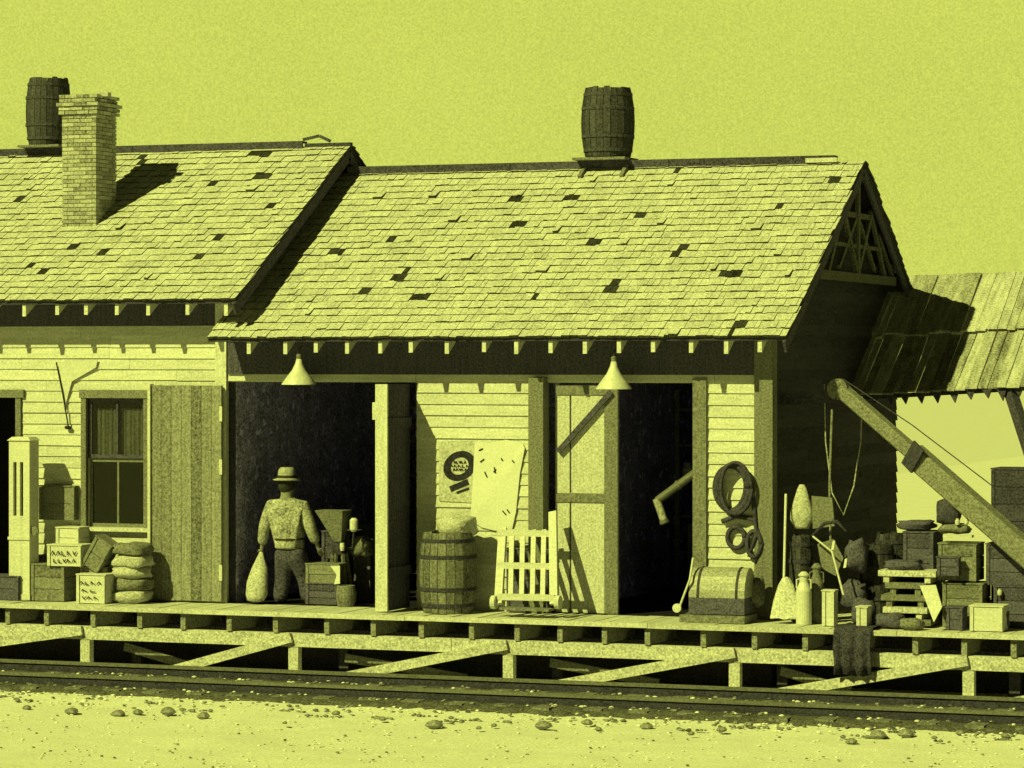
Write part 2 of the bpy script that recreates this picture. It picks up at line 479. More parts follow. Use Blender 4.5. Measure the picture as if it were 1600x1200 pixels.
m = MB(); m.box(XL, XR, .0, .08, -.05, DECK-.06); m.box(XL, XR, 6.2, 6.3, -.05, DECK-.06); m.box(XR-.08, XR, .09, 6.19, -.05, DECK-.06); m.each('underfloor_shade_board', timber_d, fd)  # dark panels put in as the black shade beneath the floor
m = MB(); m.box(XL+.06, XR-.201, -.050, -.036, ZT+.10, zroof(0)-.15); m.build('eave_shade_board', trim_dark, fd)  # dark board added to deepen the shade under the eave
# trim
m = MB(); m.box(XR-.20, XR+.035, -.075, -.035, DECK, zroof(0)-.16); m.box(XR+.001, XR+.04, -.034, .12, DECK, zroof(0)-.10); m.build('corner_board', trim, fd)
def frame(name, x0, x1, y0, z1, mtl, parent): m = MB(); m.box(x0, x1, y0, .02, DECK, z1); return m.build(name, mtl, parent)
frame('door_jamb', B1-.02, B1+.155, -.065, ZT+.06, trim, fd)
frame('door_jamb', X(834), X(857), -.20, ZT+.06, trim, fd)
frame('door_jamb', A0-.10, A0+.0, -.05, ZT+.03, trim, fd)
# roof
roof = MB()
X0r, X1r = -4.01, 3.80
def slope(m, x0, x1, ya, za, yb, zb, t=.05):
    m.hexa([(x0, ya, za-t), (x1, ya, za-t), (x1, yb, zb-t), (x0, yb, zb-t), (x0, ya, za-.005), (x1, ya, za-.005), (x1, yb, zb-.005), (x0, yb, zb-.005)])
slope(roof, X0r, X1r, YE, ZE, YR, ZR_); slope(roof, XL+.02, X1r, YR+.001, ZR_, 2*YR-YE, ZE)
rf = roof.build('roof', paper_dark, fd)
def badspots(lst, ye, ze, yr, zr, x0):
    out = []
    for px, py, wd in lst:
        best = None
        for i in range(101):
            y = ye+(yr-ye)*i/100; z = ze+(zr-ze)*i/100
            p = W(px, py, y)
            if best is None or abs(p.z-z) < best[0]: best = (abs(p.z-z), p.x, i/100)
        out.append((best[1], best[2]*math.hypot(yr-ye, zr-ze), max(wd/120/2, .07)))
    return out
badF = badspots([(795,322,25),(805,360,14),(890,318,16),(993,347,16),(930,385,14),(1215,330,16),(1140,437,36),(955,457,20),(835,473,18),(655,470,24),(525,400,20),(568,462,18),(710,390,14),(1300,288,18),(1150,520,18),(620,440,16),(1060,400,12)], YE, ZE, YR, ZR_, 0)
m = MB(); shingles(m, X0r, X1r, YE, ZE, YR, ZR_, bad=badF)
shingles(m, X1r-.35, X1r+.01, 2*YR-YE, ZE, YR, ZR_, th=1.6, shift=9)
m.build('shingles', [shingle, shingle_end, rotten], rf)
m = MB()
for a, b in ((X0r+.35, -1.2), (-1.2, 1.1), (1.1, 3.42)):
    m.box(a, b-.01, YR-.09, YR-.06, ZR_-.035+R(-.005, .008), ZR_+.085); m.box(a, b-.01, YR-.059, YR+.08, ZR_+.055, ZR_+.083)
m.build('ridge_board', timber_d, rf)
m = MB(); m.box(3.02, 3.45, YR-.13, YR-.095, ZR_-.01, ZR_+.05, 0, Matrix.Translation((0, 0, 0))); m.build('ridge_patch', deckm, rf)
# rake boards on the gable
m = MB()
for sg in (0, 1):
    a = (X1r-.03, YE, ZE-.13) if not sg else (X1r-.03, 2*YR-YE, ZE-.13); b = (X1r-.03, YR, ZR_-.13)
    m.beam(a, b, .035, .15)
m.each('rake_board', trim_dark, rf)
m = MB()
for (y, z) in ((3.2, ZR_-.2), (1.3, zroof(1.3)-.2), (5.1, zroof(5.1)-.2)): m.beam((XR-.1, y, z), (X1r-.05, y, z), .09, .12)
m.each('lookout', timber_d, rf)
xg = X1r-.10
m = MB(); zc = ZR_-1.55
m.beam((xg, YR-2.05, zc), (xg, YR+2.05, zc), .05, .12, mi=0)
m.beam((xg+.003, YR, zc+.06), (xg+.003, YR, ZR_-.22), .05, .10, (0, 1, 0))
for s_ in (-1, 1):
    m.beam((xg-.004, YR+s_*.05, zc+.10), (xg-.004, YR+s_*.78, ZR_-.62), .045, .08)
    m.beam((xg-.006, YR+s_*1.5, zc+.05), (xg-.006, YR+s_*.70, ZR_-.62), .045, .07)
    m.beam((xg-.008, YR+s_*.05, ZR_-.75), (xg-.008, YR+s_*.95, zc+.12), .04, .06)
    m.beam((xg-.010, YR+s_*1.95, zc+.07), (xg-.010, YR+s_*1.15, zc+.62), .04, .06)
m.beam((xg-.012, YR-.85, ZR_-.72), (xg-.012, YR+.85, ZR_-.72), .04, .07)
m.beam((xg-.012, YR-1.3, zc+.42), (xg-.012, YR+1.3, zc+.42), .04, .05)
m.each('gable_truss', truss_m, rf)
def rafters(xs, ye, ze, ms, parent, mtl):
    for x in xs:
        m = MB(); y1 = -.035
        zA = ze-.055; zB = ze-.055+ms*(y1-ye)
        h = R(.14, .17); j = R(-.008, .008)
        m.hexa([(x-.027, ye+.02+j, zA-h+.012), (x+.027, ye+.02+j, zA-h+.012), (x+.027, y1, zB-h), (x-.027, y1, zB-h),
                (x-.027, ye+.02+j, zA+.005), (x+.027, ye+.02+j, zA+.005), (x+.027, y1, zB), (x-.027, y1, zB)])
        m.build('rafter_tail', mtl, parent)
rafters([X(p+R(-2, 2), -.6) for p in (388,443,494,542,592,642,697,755,807,860,912,965,1018,1080,1135,1185)], YE, ZE, MS, rf, trim_white)

# --- left station building (taller)
sb = empty('station_building', (-6.7, 3.1, DECK), 'taller left-hand white clapboard station building with brick chimney on its shingled roof', 'building')
LE, LR, LY = 4.845, 7.08, 3.1
ML = (LR-LE)/(LY+.6)
def zl(y): return LE+ML*(min(y, 2*LY-y)+.6)
wx0, wx1, wz0, wz1 = X(137), X(227), Zp(824, 180), Zp(622, 180)
vx0, vx1 = X(-60), X(27)
holesL = [(wx0, wx1, wz0, wz1), (vx0, vx1, DECK, wz1)]
m = MB(); cells(m, -10, XL, DECK, zl(0)-.1, 0, .1, holesL); m.build('wall', siding, sb)
m = MB(); clap(m, -10, XL+.02, DECK, zl(0)-.14, 0, [(wx0-.08, wx1+.08, wz0-.05, wz1+.12), (vx0-.1, vx1+.1, 0, wz1+.12)]); m.build('clapboards', siding, sb)
m = MB(); m.box(XL-.12, XL+.04, -.06, -.034, DECK, zl(0)-.16); m.build('corner_board', trim_white, sb)
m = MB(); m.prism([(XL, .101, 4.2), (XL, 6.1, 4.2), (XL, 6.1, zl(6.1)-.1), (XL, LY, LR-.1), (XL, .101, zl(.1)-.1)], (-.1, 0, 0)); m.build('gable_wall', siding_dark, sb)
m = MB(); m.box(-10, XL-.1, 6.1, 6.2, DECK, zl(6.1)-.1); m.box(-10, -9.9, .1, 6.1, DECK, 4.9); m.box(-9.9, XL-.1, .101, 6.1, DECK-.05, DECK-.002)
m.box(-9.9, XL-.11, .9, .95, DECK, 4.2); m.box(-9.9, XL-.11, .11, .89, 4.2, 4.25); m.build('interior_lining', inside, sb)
m = MB(); m.box(-10, XL, .0, .08, -.05, DECK-.06); m.build('underfloor_shade_board', timber_d, sb)  # dark panel added as shade beneath the station floor
roof = MB(); LX1 = -3.60
slope(roof, -10.2, LX1, -.6, LE, LY, LR); slope(roof, -10.2, LX1, LY+.001, LR, 2*LY+.6, LE)
rl = roof.build('roof', paper_dark, sb)
badL = badspots([(410,285,30),(395,248,36),(330,290,16),(420,330,16),(160,402,16),(60,435,12),(22,322,16),(310,407,20),(340,378,16),(215,258,30),(45,420,16),(470,215,1),(110,390,14)], -.6, LE, LY, LR, 0)
m = MB(); shingles(m, -10.2, LX1, -.6, LE, LY, LR, bad=badL, shift=4)
shingles(m, LX1-.35, LX1+.01, 2*LY+.6, LE, LY, LR, th=1.6, shift=2)
m.build('shingles', [shingle, shingle_end, rotten], rl)
m = MB()
for a, b in ((-10.2, -7), (-7, LX1-.7)):
    m.box(a, b-.01, LY-.09, LY-.06, LR-.03+R(-.004, .006), LR+.08); m.box(a, b-.01, LY-.059, LY+.08, LR+.055, LR+.078)
m.box(LX1-.69, LX1+.02, LY-.05, LY+.02, LR-.02, LR+.045); m.beam((LX1-.72, LY-.04, LR+.10), (LX1-.48, LY-.02, LR+.15), .03, .04); m.beam((LX1-.45, LY-.05, LR+.14), (LX1-.30, LY-.04, LR+.07), .06, .04)
m.build('ridge_board', timber_d, rl)
m = MB(); m.beam((LX1-.03, -.6, LE-.13), (LX1-.03, LY, LR-.13), .035, .16); m.beam((LX1-.03, 2*LY+.6, LE-.13), (LX1-.03, LY, LR-.13), .035, .16)
m.each('rake_board', trim_dark, rl)
rafters([X(p, -.6) for p in (-60, -15, 37, 88, 133, 181, 230, 292, 352)], -.6, LE, ML, rl, trim_white)
# chimney: coursed brick
def chimney():
    p = W(97, 357, 0)
    # front face stands on the roof where it is seen
    best = min(((abs(W(123, 357, y).z-zl(y)), y) for y in [i*.02 for i in range(150)]))
    y0 = best[1]; x0 = X(97, y0); x1 = X(150, y0); y1 = y0+.60
    top = Zp(150, 123, y0); z0 = zl(y0)-.15
    m = MB(); m.box(x0+.012, x1-.012, y0+.012, y1-.012, z0, top-.02, 1)
    z = z0; k = 0
    while z < top-.02:
        h = .056; cap = 0
        if z > top-.26: cap = .035
        if z > top-.16: cap = .06
        if z > top-.085: cap = .03
        a0, a1, b0, b1 = x0-cap, x1+cap, y0-cap, y1+cap
        def row(p, q, along):
            t = p-(.095 if k % 2 else 0)
            while t < q-.01:
                u0 = max(t, p); u1 = min(t+.18, q); t += .19
                if u1-u0 < .03: continue
                jj = R(-.004, .006)
                if along == 'x':
                    m.box(u0, u1, b0-jj, b0+.10, z, z+h-.010); m.box(u0, u1, b1-.10, b1+jj, z, z+h-.012)
                else:
                    m.box(a1-.10, a1+jj, u0, u1, z+.0005, z+h-.0125); m.box(a0-jj, a0+.10, u0, u1, z+.0005, z+h-.0125)
        row(a0, a1, 'x'); row(b0+.101, b1-.101, 'y')
        z += h; k += 1
    m.box(x0+.08, x1-.08, y0+.08, y1-.08, top-.1, top+.0, 1)
    # a loose brick on the cap
    m.box(x1-.02, x1+.13, y0+.1, y0+.2, top-.005, top+.05, 0, None)
    return m.build('chimney', [brick, mortar], rl)
chimney()
m = MB(); m.box(-10, XL-.121, -.050, -.036, Zp(519, 200)+.08, zl(0)-.15); m.build('eave_shade_board', trim_dark, sb)  # dark strip stands in for shade below the station eave
# windows
def sash_window(x0, x1, z0, z1, parent, lit=True):
    fr = MB(); t = .075; y0 = -.055
    fr.box(x0-t, x0, y0, .02, z0, z1); fr.box(x1, x1+t, y0, .02, z0, z1); fr.box(x0-t-.02, x1+t+.02, y0-.015, .02, z1+.001, z1+.11); 
    f = fr.build('window', trim, parent)
    s_ = MB(); s_.box(x0-t-.03, x1+t+.03, y0-.06, .02, z0-.05, z0-.001); s_.build('sill', trim_white, f)
    zm = (z0+z1)/2+.06; b = .05
    for nm, za, zb, yy in (('sash', zm, z1, .02), ('sash', z0, zm-.001, .05)):
        q = MB(); xm = (x0+x1)/2
        q.box(x0, x0+b, yy, yy+.03, za, zb); q.box(x1-b, x1, yy, yy+.03, za, zb); q.box(x0+b, x1-b, yy, yy+.03, za, za+b); q.box(x0+b, x1-b, yy, yy+.03, zb-b, zb); q.box(xm-.015, xm+.015, yy, yy+.03, za+b, zb-b)
        q.build(nm, trim_dark if yy < .03 else trim, f)
        g = MB(); g.box(x0+b, x1-b, yy+.012, yy+.016, za+b, zb-b)
        g.build('pane', glass_clear, f)
    if lit:
        cu = MB(); xm = (x0+x1)/2
        for a, c_ in ((x0+.09, xm-.04), (xm+.02, x1-.05)):
            n = 14; vs = []
            for i in range(n+1):
                for zz in (zm+.02, z1-.14):
                    vs.append((a+(c_-a)*i/n, .11+.012*math.sin(i*2.4), zz))
            cu.add(vs, [(2*i, 2*i+2, 2*i+3, 2*i+1) for i in range(n)])
        cu.build('curtain', curtain, f)
def make_glass():
    m = bpy.data.materials.new('window_glass'); m.use_nodes = True; nt = m.node_tree
    tr_ = nt.nodes.new('ShaderNodeBsdfTransparent'); gl = nt.nodes.new('ShaderNodeBsdfGlossy'); gl.inputs['Roughness'].default_value = .08
    tr_.inputs['Color'].default_value = (.75, .75, .75, 1)
    mx = nt.nodes.new('ShaderNodeMixShader'); mx.inputs[0].default_value = .03
    nt.links.new(tr_.outputs[0], mx.inputs[1]); nt.links.new(gl.outputs[0], mx.inputs[2]); nt.links.new(mx.outputs[0], nt.nodes['Material Output'].inputs[0])
    return m
glass_clear = make_glass()
sash_window(wx0, wx1, wz0, wz1, sb)
m = MB(); t = .08
m.box(vx1, vx1+t, -.055, .02, DECK, wz1); m.box(vx0-t, vx0, -.055, .02, DECK, wz1); m.box(vx0-t-.02, vx1+t+.05, -.07, .02, wz1+.001, wz1+.11)
m.build('door_frame', trim, sb)

# --- doors of the depot
def board_door(name, x0, x1, z0, z1, y, th, mtl, parent, n, edge=None):
    d = MB(); wd = (x1-x0)/n
    for i in range(n): d.box(x0+i*wd, x0+(i+1)*wd-.006, y-th+R(-.002, .003), y, z0+R(0, .01), z1+R(-.006, 0))
    return d.build(name, mtl, parent)
lx0, lx1 = X(233, -.14), X(346, -.14)
dl = board_door('door', lx0+.03, lx1, DECK+.02, Zp(602, 290, -.14), -.085, .05, door_grey, fd, 7)
dl['label'] = 'dark grey board door leaf folded back flat against the station wall'
m = MB(); m.box(lx0-.01, lx0+.028, -.17, -.06, DECK+.02, Zp(600, 235, -.14)); m.build('sunlit_edge', trim_white, dl)  # white colour stands for sunlight on the leaf's thickness
m = MB(); m.box(lx1-.03, lx1+.012, -.15, -.137, 2.55, 2.75); m.box(lx1-.03, lx1+.012, -.15, -.137, 1.15, 1.36); m.box(lx1-.03, lx1+.012, -.15, -.137, 3.25, 3.45); m.each('hinge', trim_white, dl)
# swung-out leaf
x0, x1 = doorX-.165, doorX
m = MB(); m.box(x0, x1, -.78, -.745, DECK+.02, ZT-.02); m.build('door_edge', trim_white, fd)['label'] = 'white edge of the door leaf that stands swung out at right angles'
m = MB()
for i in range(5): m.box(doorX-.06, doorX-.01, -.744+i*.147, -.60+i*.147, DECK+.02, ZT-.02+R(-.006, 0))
dr = m.build('door', trim_dark, fd); dr['label'] = 'board door leaf swung straight out towards the track'  # near-black colour stands for the shade on this leaf's face
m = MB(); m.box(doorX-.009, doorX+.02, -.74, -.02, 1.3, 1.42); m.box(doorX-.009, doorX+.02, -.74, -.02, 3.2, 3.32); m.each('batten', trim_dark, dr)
m = MB(); m.box(x0-.045, x0-.001, -.77, -.74, 3.30, 3.52); m.build('hinge', trim_white, dr)
# closed panelled leaf in the second doorway
cx0, cx1 = X(868, .03), X(966, .03)
zt = ZT-.03; rail = Zp(778, 900, .03)
m = MB(); m.box(cx0, cx1, .03, .06, DECK+.01, zt); dp = m.build('door', door_light, fd); dp['label'] = 'closed pale panelled door leaf with grey stiles and a diagonal brace'
st = X(945, .03)
m = MB(); m.box(st, cx1, .005, .029, DECK+.01, zt); m.box(cx0, st-.001, .01, .029, rail-.05, rail+.06); m.box(cx0, st-.001, .01, .029, zt-.12, zt)
m.build('stile', trim, dp)
m = MB(); m.box(X(890, .02), X(890, .02)+.014, .018, .029, DECK+.02, rail-.06); m.box(X(890, .02), X(890, .02)+.014, .018, .029, rail+.07, zt-.13); m.build('groove_strip', trim_dark, dp)
m = MB(); m.beam(W(955, 612, -.02), W(872, 706, -.02), .03, .07); m.build('brace', trim_dark, dp)

# ------------------------------------------------------------------ canopy shed on the right
sh = empty('canopy_roof', (6.0, 4.9, 0), 'weathered board canopy roof with jagged rafter ends beyond the depot gable', 'canopy')
YA, YB = 3.6, 6.2
def ZA(x): return Zp(617, 1335, YA)+(x-3.45)*.060
def ZB(x): return Zp(431, 1405, YB)+(x-3.45)*.02
m = MB(); x = 3.47
while x < 9.3:
    wd = R(.07, .20)
    ym = 4.85+R(-.05, .05); f_ = (ym-YA)/(YB-YA)
    for (ya, yb, fa, fb, l) in ((YA+R(-.05, .03), ym+.08, 0, f_, .0), (ym-.02, YB, f_, 1, .018)):
        za = ZA(x)*(1-fa)+ZB(x)*fa+l; zb = ZA(x)*(1-fb)+ZB(x)*fb
        t = .022; j = R(-.008, .012); sk = R(-.02, .02)
        m.hexa([(x, ya, za-t+j), (x+wd-.008, ya, za-t+j), (x+wd-.008+sk, yb, zb-t+j), (x+sk, yb, zb-t+j), (x, ya, za+j), (x+wd-.008, ya, za+j+R(-.01, .01)), (x+wd-.008+sk, yb, zb+j), (x+sk, yb, zb+j)])
    x += wd
m.build('board_roof', shed_m, sh)
m = MB(); m.hexa([(3.46, YB+.01, ZB(3.46)-.05), (9.3, YB+.01, ZB(9.3)-.05), (9.3, 8.8, ZA(9)-.05), (3.46, 8.8, ZA(3.5)-.05), (3.46, YB+.01, ZB(3.46)), (9.3, YB+.01, ZB(9.3)), (9.3, 8.8, ZA(9)), (3.46, 8.8, ZA(3.5))])
m.build('rear_slope', shed_m, sh)
m = MB(); m.beam((3.46, YA+.12, ZA(3.46)-.05), (9.3, YA+.12, ZA(9.3)-.05), .06, .06); m.build('eave_beam', timber_d, sh)
for i, px in enumerate((1345, 1365, 1390, 1412, 1437, 1462, 1489, 1514, 1541, 1564, 1590, 1615)):
    x = X(px, YA); z = ZA(x)-.03; s_ = R(.12, .17)
    m = MB(); m.prism([(x-.07, YA+.02, z), (x+.02, YA+.02, z-s_), (x+.07, YA+.02, z)], (0, .05, 0)); m.build('rafter_end', timber_d, sh)
m = MB(); m.beam(W(1577, 606, 3.72), W(1640, 800, 3.3), .13, .13); m.build('leg', timber_d, sh)
m = MB(); m.beam((9.1, 8.6, 0), (9.1, 8.6, 3.6), .14, .14); m.beam((9.1, 3.9, 0), (9.1, 3.9, 3.6), .14, .14); m.each('post', timber_d, sh)

exec_objects = True
# ------------------------------------------------------------------ barrels
def barrel(loc, r, h, label, group, staves, hoops, lean=0, n=22):
    o = empty('barrel', loc, label, 'barrel', group)
    b = MB()
    for i in range(n):
        a0 = 2*math.pi*i/n+.012; a1 = 2*math.pi*(i+1)/n-.012; st = R(-.004, .004)
        rs = []
        for k in range(9):
            t = k/8; rr = r*(.84+.16*math.sin(math.pi*t)**.8)+st; zz = h*t+(R(-.012, .012) if k == 8 else 0)
            rs.append([Vector((rr*math.cos(a0), rr*math.sin(a0), zz)), Vector((rr*math.cos(a1), rr*math.sin(a1), zz)),
                       Vector(((rr-.03)*math.cos(a1), (rr-.03)*math.sin(a1), zz)), Vector(((rr-.03)*math.cos(a0), (rr-.03)*math.sin(a0), zz))])
        b.rings(rs)
    b.lathe((0, 0, 0), [(r*.80, .03), (r*.80, .05)], 24)
    b.lathe((0, 0, 0), [(r*.79, h-.10), (r*.79, h-.08)], 24)
    M = Matrix.Rotation(lean, 4, 'Y'); b.v = [M @ p for p in b.v]
    x = b.build('stave_body', staves); x.parent = o
    for t in (.1, .3, .7, .9):
        rr = r*(.84+.16*math.sin(math.pi*t)**.8)+.006
        q = MB(); q.lathe((0, 0, 0), [(rr-.004, h*t-.022), (rr+.003, h*t-.022), (rr+.003, h*t+.022), (rr-.004, h*t+.022)], 28, cap=False)
        q.v = [M @ p for p in q.v]
        x = q.build('hoop', hoops); x.parent = o
    return o
xb = X(950, YR)
barrel((xb, YR, ZR_+.13), .365, .95, 'dark wooden fire barrel standing on the ridge of the freight depot', 'fire barrels on the roof ridges', barrelm, barrelm)
m = MB(); m.box(xb-.42, xb+.34, YR-.3, YR+.3, ZR_+.088, ZR_+.122)
m.beam((xb-.3, YR-.32, ZR_-.15), (xb-.3, YR-.02, ZR_+.06), .05, .05); m.beam((xb+.3, YR-.32, ZR_-.15), (xb+.3, YR-.02, ZR_+.06), .05, .05)
m.build('barrel_saddle', timber_g, rf)
xb = X(75, LY)
barrel((xb, LY, LR+.12), .33, .98, 'dark wooden fire barrel on the station ridge just behind the chimney', 'fire barrels on the roof ridges', barrelm, barrelm, .01)
m = MB(); m.box(xb-.34, xb+.34, LY-.3, LY+.3, LR+.082, LR+.115); m.build('barrel_saddle', timber_g, rl)
Yb = -.45
barrel((X(700, Yb), Yb, DECK+.006), .37, 1.02, 'weathered wooden barrel standing on the platform below the poster', None, barrel_l, iron, 0, 20)

# ------------------------------------------------------------------ sacks helper
def blob(c, sx, sy, sz, seed=0, amp=.18, nu=16, nv=10, sq=.7, rot=0):
    m = MB(); rs = []; M = Matrix.Rotation(rot, 3, 'Z')
    for j in range(nv+1):
        ph = -math.pi/2+math.pi*j/nv; ring = []
        for i in range(nu):
            th = 2*math.pi*i/nu
            def se(a): return math.copysign(abs(a)**sq, a)
            p = Vector((se(math.cos(th))*max(abs(math.cos(ph)), .02)**sq, se(math.sin(th))*max(abs(math.cos(ph)), .02)**sq, se(math.sin(ph))))
            k = 1+amp*noise.noise((p.x*1.7+seed, p.y*1.7, p.z*1.7+seed))+amp*.5*noise.noise((p.x*5+seed, p.y*5, p.z*5))
            q = Vector((p.x*sx*k, p.y*sy*k, p.z*sz*k)); ring.append(Vector(c)+M @ q)
        rs.append(ring)
    m.rings(rs); return m
m = blob((X(712, Yb), Yb, DECK+1.10), .24, .2, .13, 3, .35)
tag(m.build('cloth_bundle', sack, smooth=True), 'crumpled pale cloth bundle lying on top of the platform barrel', 'bundle')

# ------------------------------------------------------------------ crates
def crate(px0, px1, py0, py1, Y, depth, label, mtl=crate_m, rot=0, name='crate', slats=3, group=None, base=None, cat='crate', mk=None, lid=True):
    """slatted crate seen between the pixel edges at plane Y"""
    p = W((px0+px1)/2, (py0+py1)/2, Y); wd = X(px1, Y)-X(px0, Y); h = abs(Zp(py0, px0, Y)-Zp(py1, px0, Y))
    wd = max(wd-depth*.37*.6, wd*.6)
    if base is not None: p.z = base+h/2
    o = empty(name, (p.x, Y+depth/2, p.z-h/2), label, cat, group)
    x, y, z = wd/2, depth/2, h
    b = MB(); t = .016; sh_ = h/slats
    M = Matrix.Translation((0, 0, h/2)) @ Matrix.Rotation(rot, 4, 'Y') @ Matrix.Translation((0, 0, -h/2))
    b.box(-x+t, x-t, -y+t, y-t, .01, h-.02)
    for k in range(slats):
        a, c_ = k*sh_+.004, (k+1)*sh_-.004; j = R(-.003, .003)
        b.box(-x, x, -y+j, -y+t-.001, a, c_); b.box(-x, x, y-t+.001, y, a, c_)
        b.box(-x+j, -x+t-.001, -y+t, y-t, a, c_); b.box(x-t+.001, x+j, -y+t, y-t, a, c_)
    b.v = [M @ v for v in b.v]; s1 = b.build('side_boards', mtl); s1.parent = o
    c = MB()
    for sx in (-1, 1):
        c.box(sx*x-(.045 if sx > 0 else -.004), sx*x+(.004 if sx < 0 else -.004)+(.041 if sx < 0 else 0), -y-.014, -y-.004, .004, h-.004)
    c.v = [M @ v for v in c.v]
    for s2 in c.each('corner_cleat', mtl): s2.parent = o
    if lid:
        l = MB(); nb = 3
        for k in range(nb): l.box(-x-.008, x+.008, -y-.01+k*(2*y+.02)/nb, -y-.016+(k+1)*(2*y+.02)/nb, h+.001, h+.018)
        l.v = [M @ v for v in l.v]; s3 = l.build('lid', mtl); s3.parent = o
    if mk:
        q = MB(); mk(q, x, -y-.017, h); q.v = [M @ v for v in q.v]; s4 = q.build('lettering', ink); s4.parent = o
    return o
def stroke(m, a, b, y, t=.012):
    m.beam((a[0], y, a[1]), (b[0], y, b[1]), .003, t, (0, 0, 1) if abs(b[0]-a[0]) > .003 else (1, 0, 0))
def marks_line(m, x0, x1, z, hgt, n, y, seed=1):
    rr = random.Random(seed); st = (x1-x0)/n
    for i in range(n):
        a = x0+i*st; k = rr.choice('VALN')
        if k == 'V': stroke(m, (a, z+hgt), (a+st*.35, z), y); stroke(m, (a+st*.35, z), (a+st*.7, z+hgt), y-.0005)
        elif k == 'A': stroke(m, (a, z), (a+st*.35, z+hgt), y); stroke(m, (a+st*.35, z+hgt), (a+st*.7, z), y-.0005)
        elif k == 'L': stroke(m, (a, z+hgt), (a+.001, z), y); stroke(m, (a, z), (a+st*.6, z), y-.0005)
        else: stroke(m, (a, z), (a+.001, z+hgt), y); stroke(m, (a, z+hgt), (a+st*.6, z), y-.0005)
D = DECK+.006
crate(44, 106, 884, 940, -.62, .42, 'weathered grey slatted crate under the white lettered box at left', crate_m, base=D)
crate(70, 131, 851, 883, -.66, .34, 'low white box with two rows of dark lettering on the grey crate', crate_w, name='lettered_box', slats=1, cat='box', base=D+.47,
      mk=lambda q, x, y, h: (marks_line(q, -x+.06, x-.04, h*.55, .055, 5, y, 3), marks_line(q, -x+.10, x-.06, h*.2, .045, 5, y, 5)))
crate(84, 127, 822, 852, -.36, .3, 'small plain pale box sitting behind the lettered white box', crate_w, slats=2, name='box', cat='box', base=D+.70)
crate(116, 168, 899, 943, -.80, .30, 'white square box with scattered dark lettering at the platform edge', crate_w, name='lettered_box', slats=1, cat='box', base=D,
      mk=lambda q, x, y, h: (marks_line(q, -x+.05, x-.03, h*.68, .04, 4, y, 8), marks_line(q, -x+.09, x-.09, h*.42, .03, 2, y, 9), marks_line(q, -x+.09, x-.07, h*.16, .035, 3, y, 10)))
crate(122, 168, 882, 899, -.55, .30, 'flat grey crate lid pile behind the square white lettered box', crate_m, slats=1, base=D+.30)
crate(133, 168, 829, 878, -.62, .26, 'grey slatted crate tipped on its corner above the white lettered box', crate_m, rot=.55, slats=2, base=D+.42)
crate(60, 118, 768, 820, -.14, .1, 'flat grey wooden case leaning on the clapboards beside the window', crate_m, slats=2, name='case', cat='case', base=D+1.05)
crate(55, 118, 820, 886, -.25, .22, 'dark upright crate standing behind the pile of white boxes', crate_d, slats=3, base=D)
crate(-30, 34, 906, 942, -.7, .4, 'dark low crate at the far left edge of the platform', crate_d, slats=2, base=D)
# stacked sacks by the folded door
ss = [(930, 0), (912, .012), (888, -.01), (866, .02), (848, .0)]
labs = ['flat pale sack at the bottom of the stack beside the grey door', 'second sack from the bottom of the stack beside the grey door', 'middle bulging pale sack of the stack beside the grey door',
        'second sack from the top of the stack beside the grey door', 'topmost grey sack of the stack beside the grey door']
for i, (py, dx) in enumerate(ss):
    p = W(203, py, -.5)
    z = D+.085+i*.155
    m = blob((p.x+dx, -.42, z), .26+R(-.02, .02), .22, .088, i*3.3, .22, sq=.6, rot=R(-.2, .2))
    tag(m.build('sack', [sack, sack_g, sack, sack, sack_g][i], smooth=True), labs[i], 'sack', 'sacks stacked by the grey door')
# tall white cabinet with vertical slots
px0, px1 = 14, 51
cb = empty('slotted_cabinet', (X(32, -.65), -.5, DECK), 'tall narrow white cabinet with two dark vertical slots on the platform at left', 'cabinet')
xa, xb_ = X(14, -.65), X(46, -.65); zt_ = Zp(684, 30, -.65); s0, s1 = Zp(806, 30, -.65), Zp(722, 30, -.65)
m = MB(); cells(m, xa, xb_, D, zt_-.04, -.65, -.60, [(xa+.065, xa+.115, s0, s1), (xa+.165, xa+.215, s0, s1)]); m.box(xa, xb_, -.599, -.40, D, s0-.03); m.box(xa, xa+.03, -.599, -.4, s0-.029, zt_-.04); m.box(xb_-.03, xb_, -.599, -.4, s0-.029, zt_-.04); m.box(xa+.031, xb_-.031, -.599, -.4, s1+.03, zt_-.04)
m.build('body', crate_w, cb)
m = MB(); m.box(xa+.031, xb_-.031, -.45, -.42, s0-.028, s1+.029); m.build('slot_back', ink, cb)
m = MB(); m.hexa([(xa-.02, -.67, zt_-.038), (xb_+.02, -.67, zt_-.038), (xb_+.02, -.38, zt_-.038), (xa-.02, -.38, zt_-.038), (xa+.03, -.63, zt_+.01), (xb_-.03, -.63, zt_+.01), (xb_-.03, -.42, zt_+.01), (xa+.03, -.42, zt_+.01)])
m.build('top', crate_w, cb)
m = MB(); m.box(xa-.012, xb_+.012, -.665, -.652, s0-.32, s0-.28); m.box(xa-.012, xb_+.012, -.665, -.652, D+.01, D+.09); m.build('band', crate_w, cb)
m = MB(); m.lathe((xb_+.05, -.6, s0-.2), [(.06, -.015), (.06, .015)], 16, M=Matrix.Rotation(math.pi/2, 3, 'X')); m.build('dial', trim, cb)
# pennant on stick
pn = empty('pennant', W(100, 575, -.05), 'small white pennant on a thin dark stick against the upper clapboards', 'pennant')
m = MB(); m.tube([W(88, 566, -.07), W(98, 615, -.075), W(107, 668, -.07)], .010, 6); m.build('stick', ink, pn)
m = MB(); m.prism([W(90, 566, -.06), W(152, 562, -.06), W(150, 574, -.06), W(112, 596, -.06), W(100, 640, -.06)], (0, .012, 0)); m.build('cloth', enamel, pn)
m = blob(W(106, 668, -.07), .045, .03, .025, 2, .1); m.build('knob', ink, pn, smooth=True)

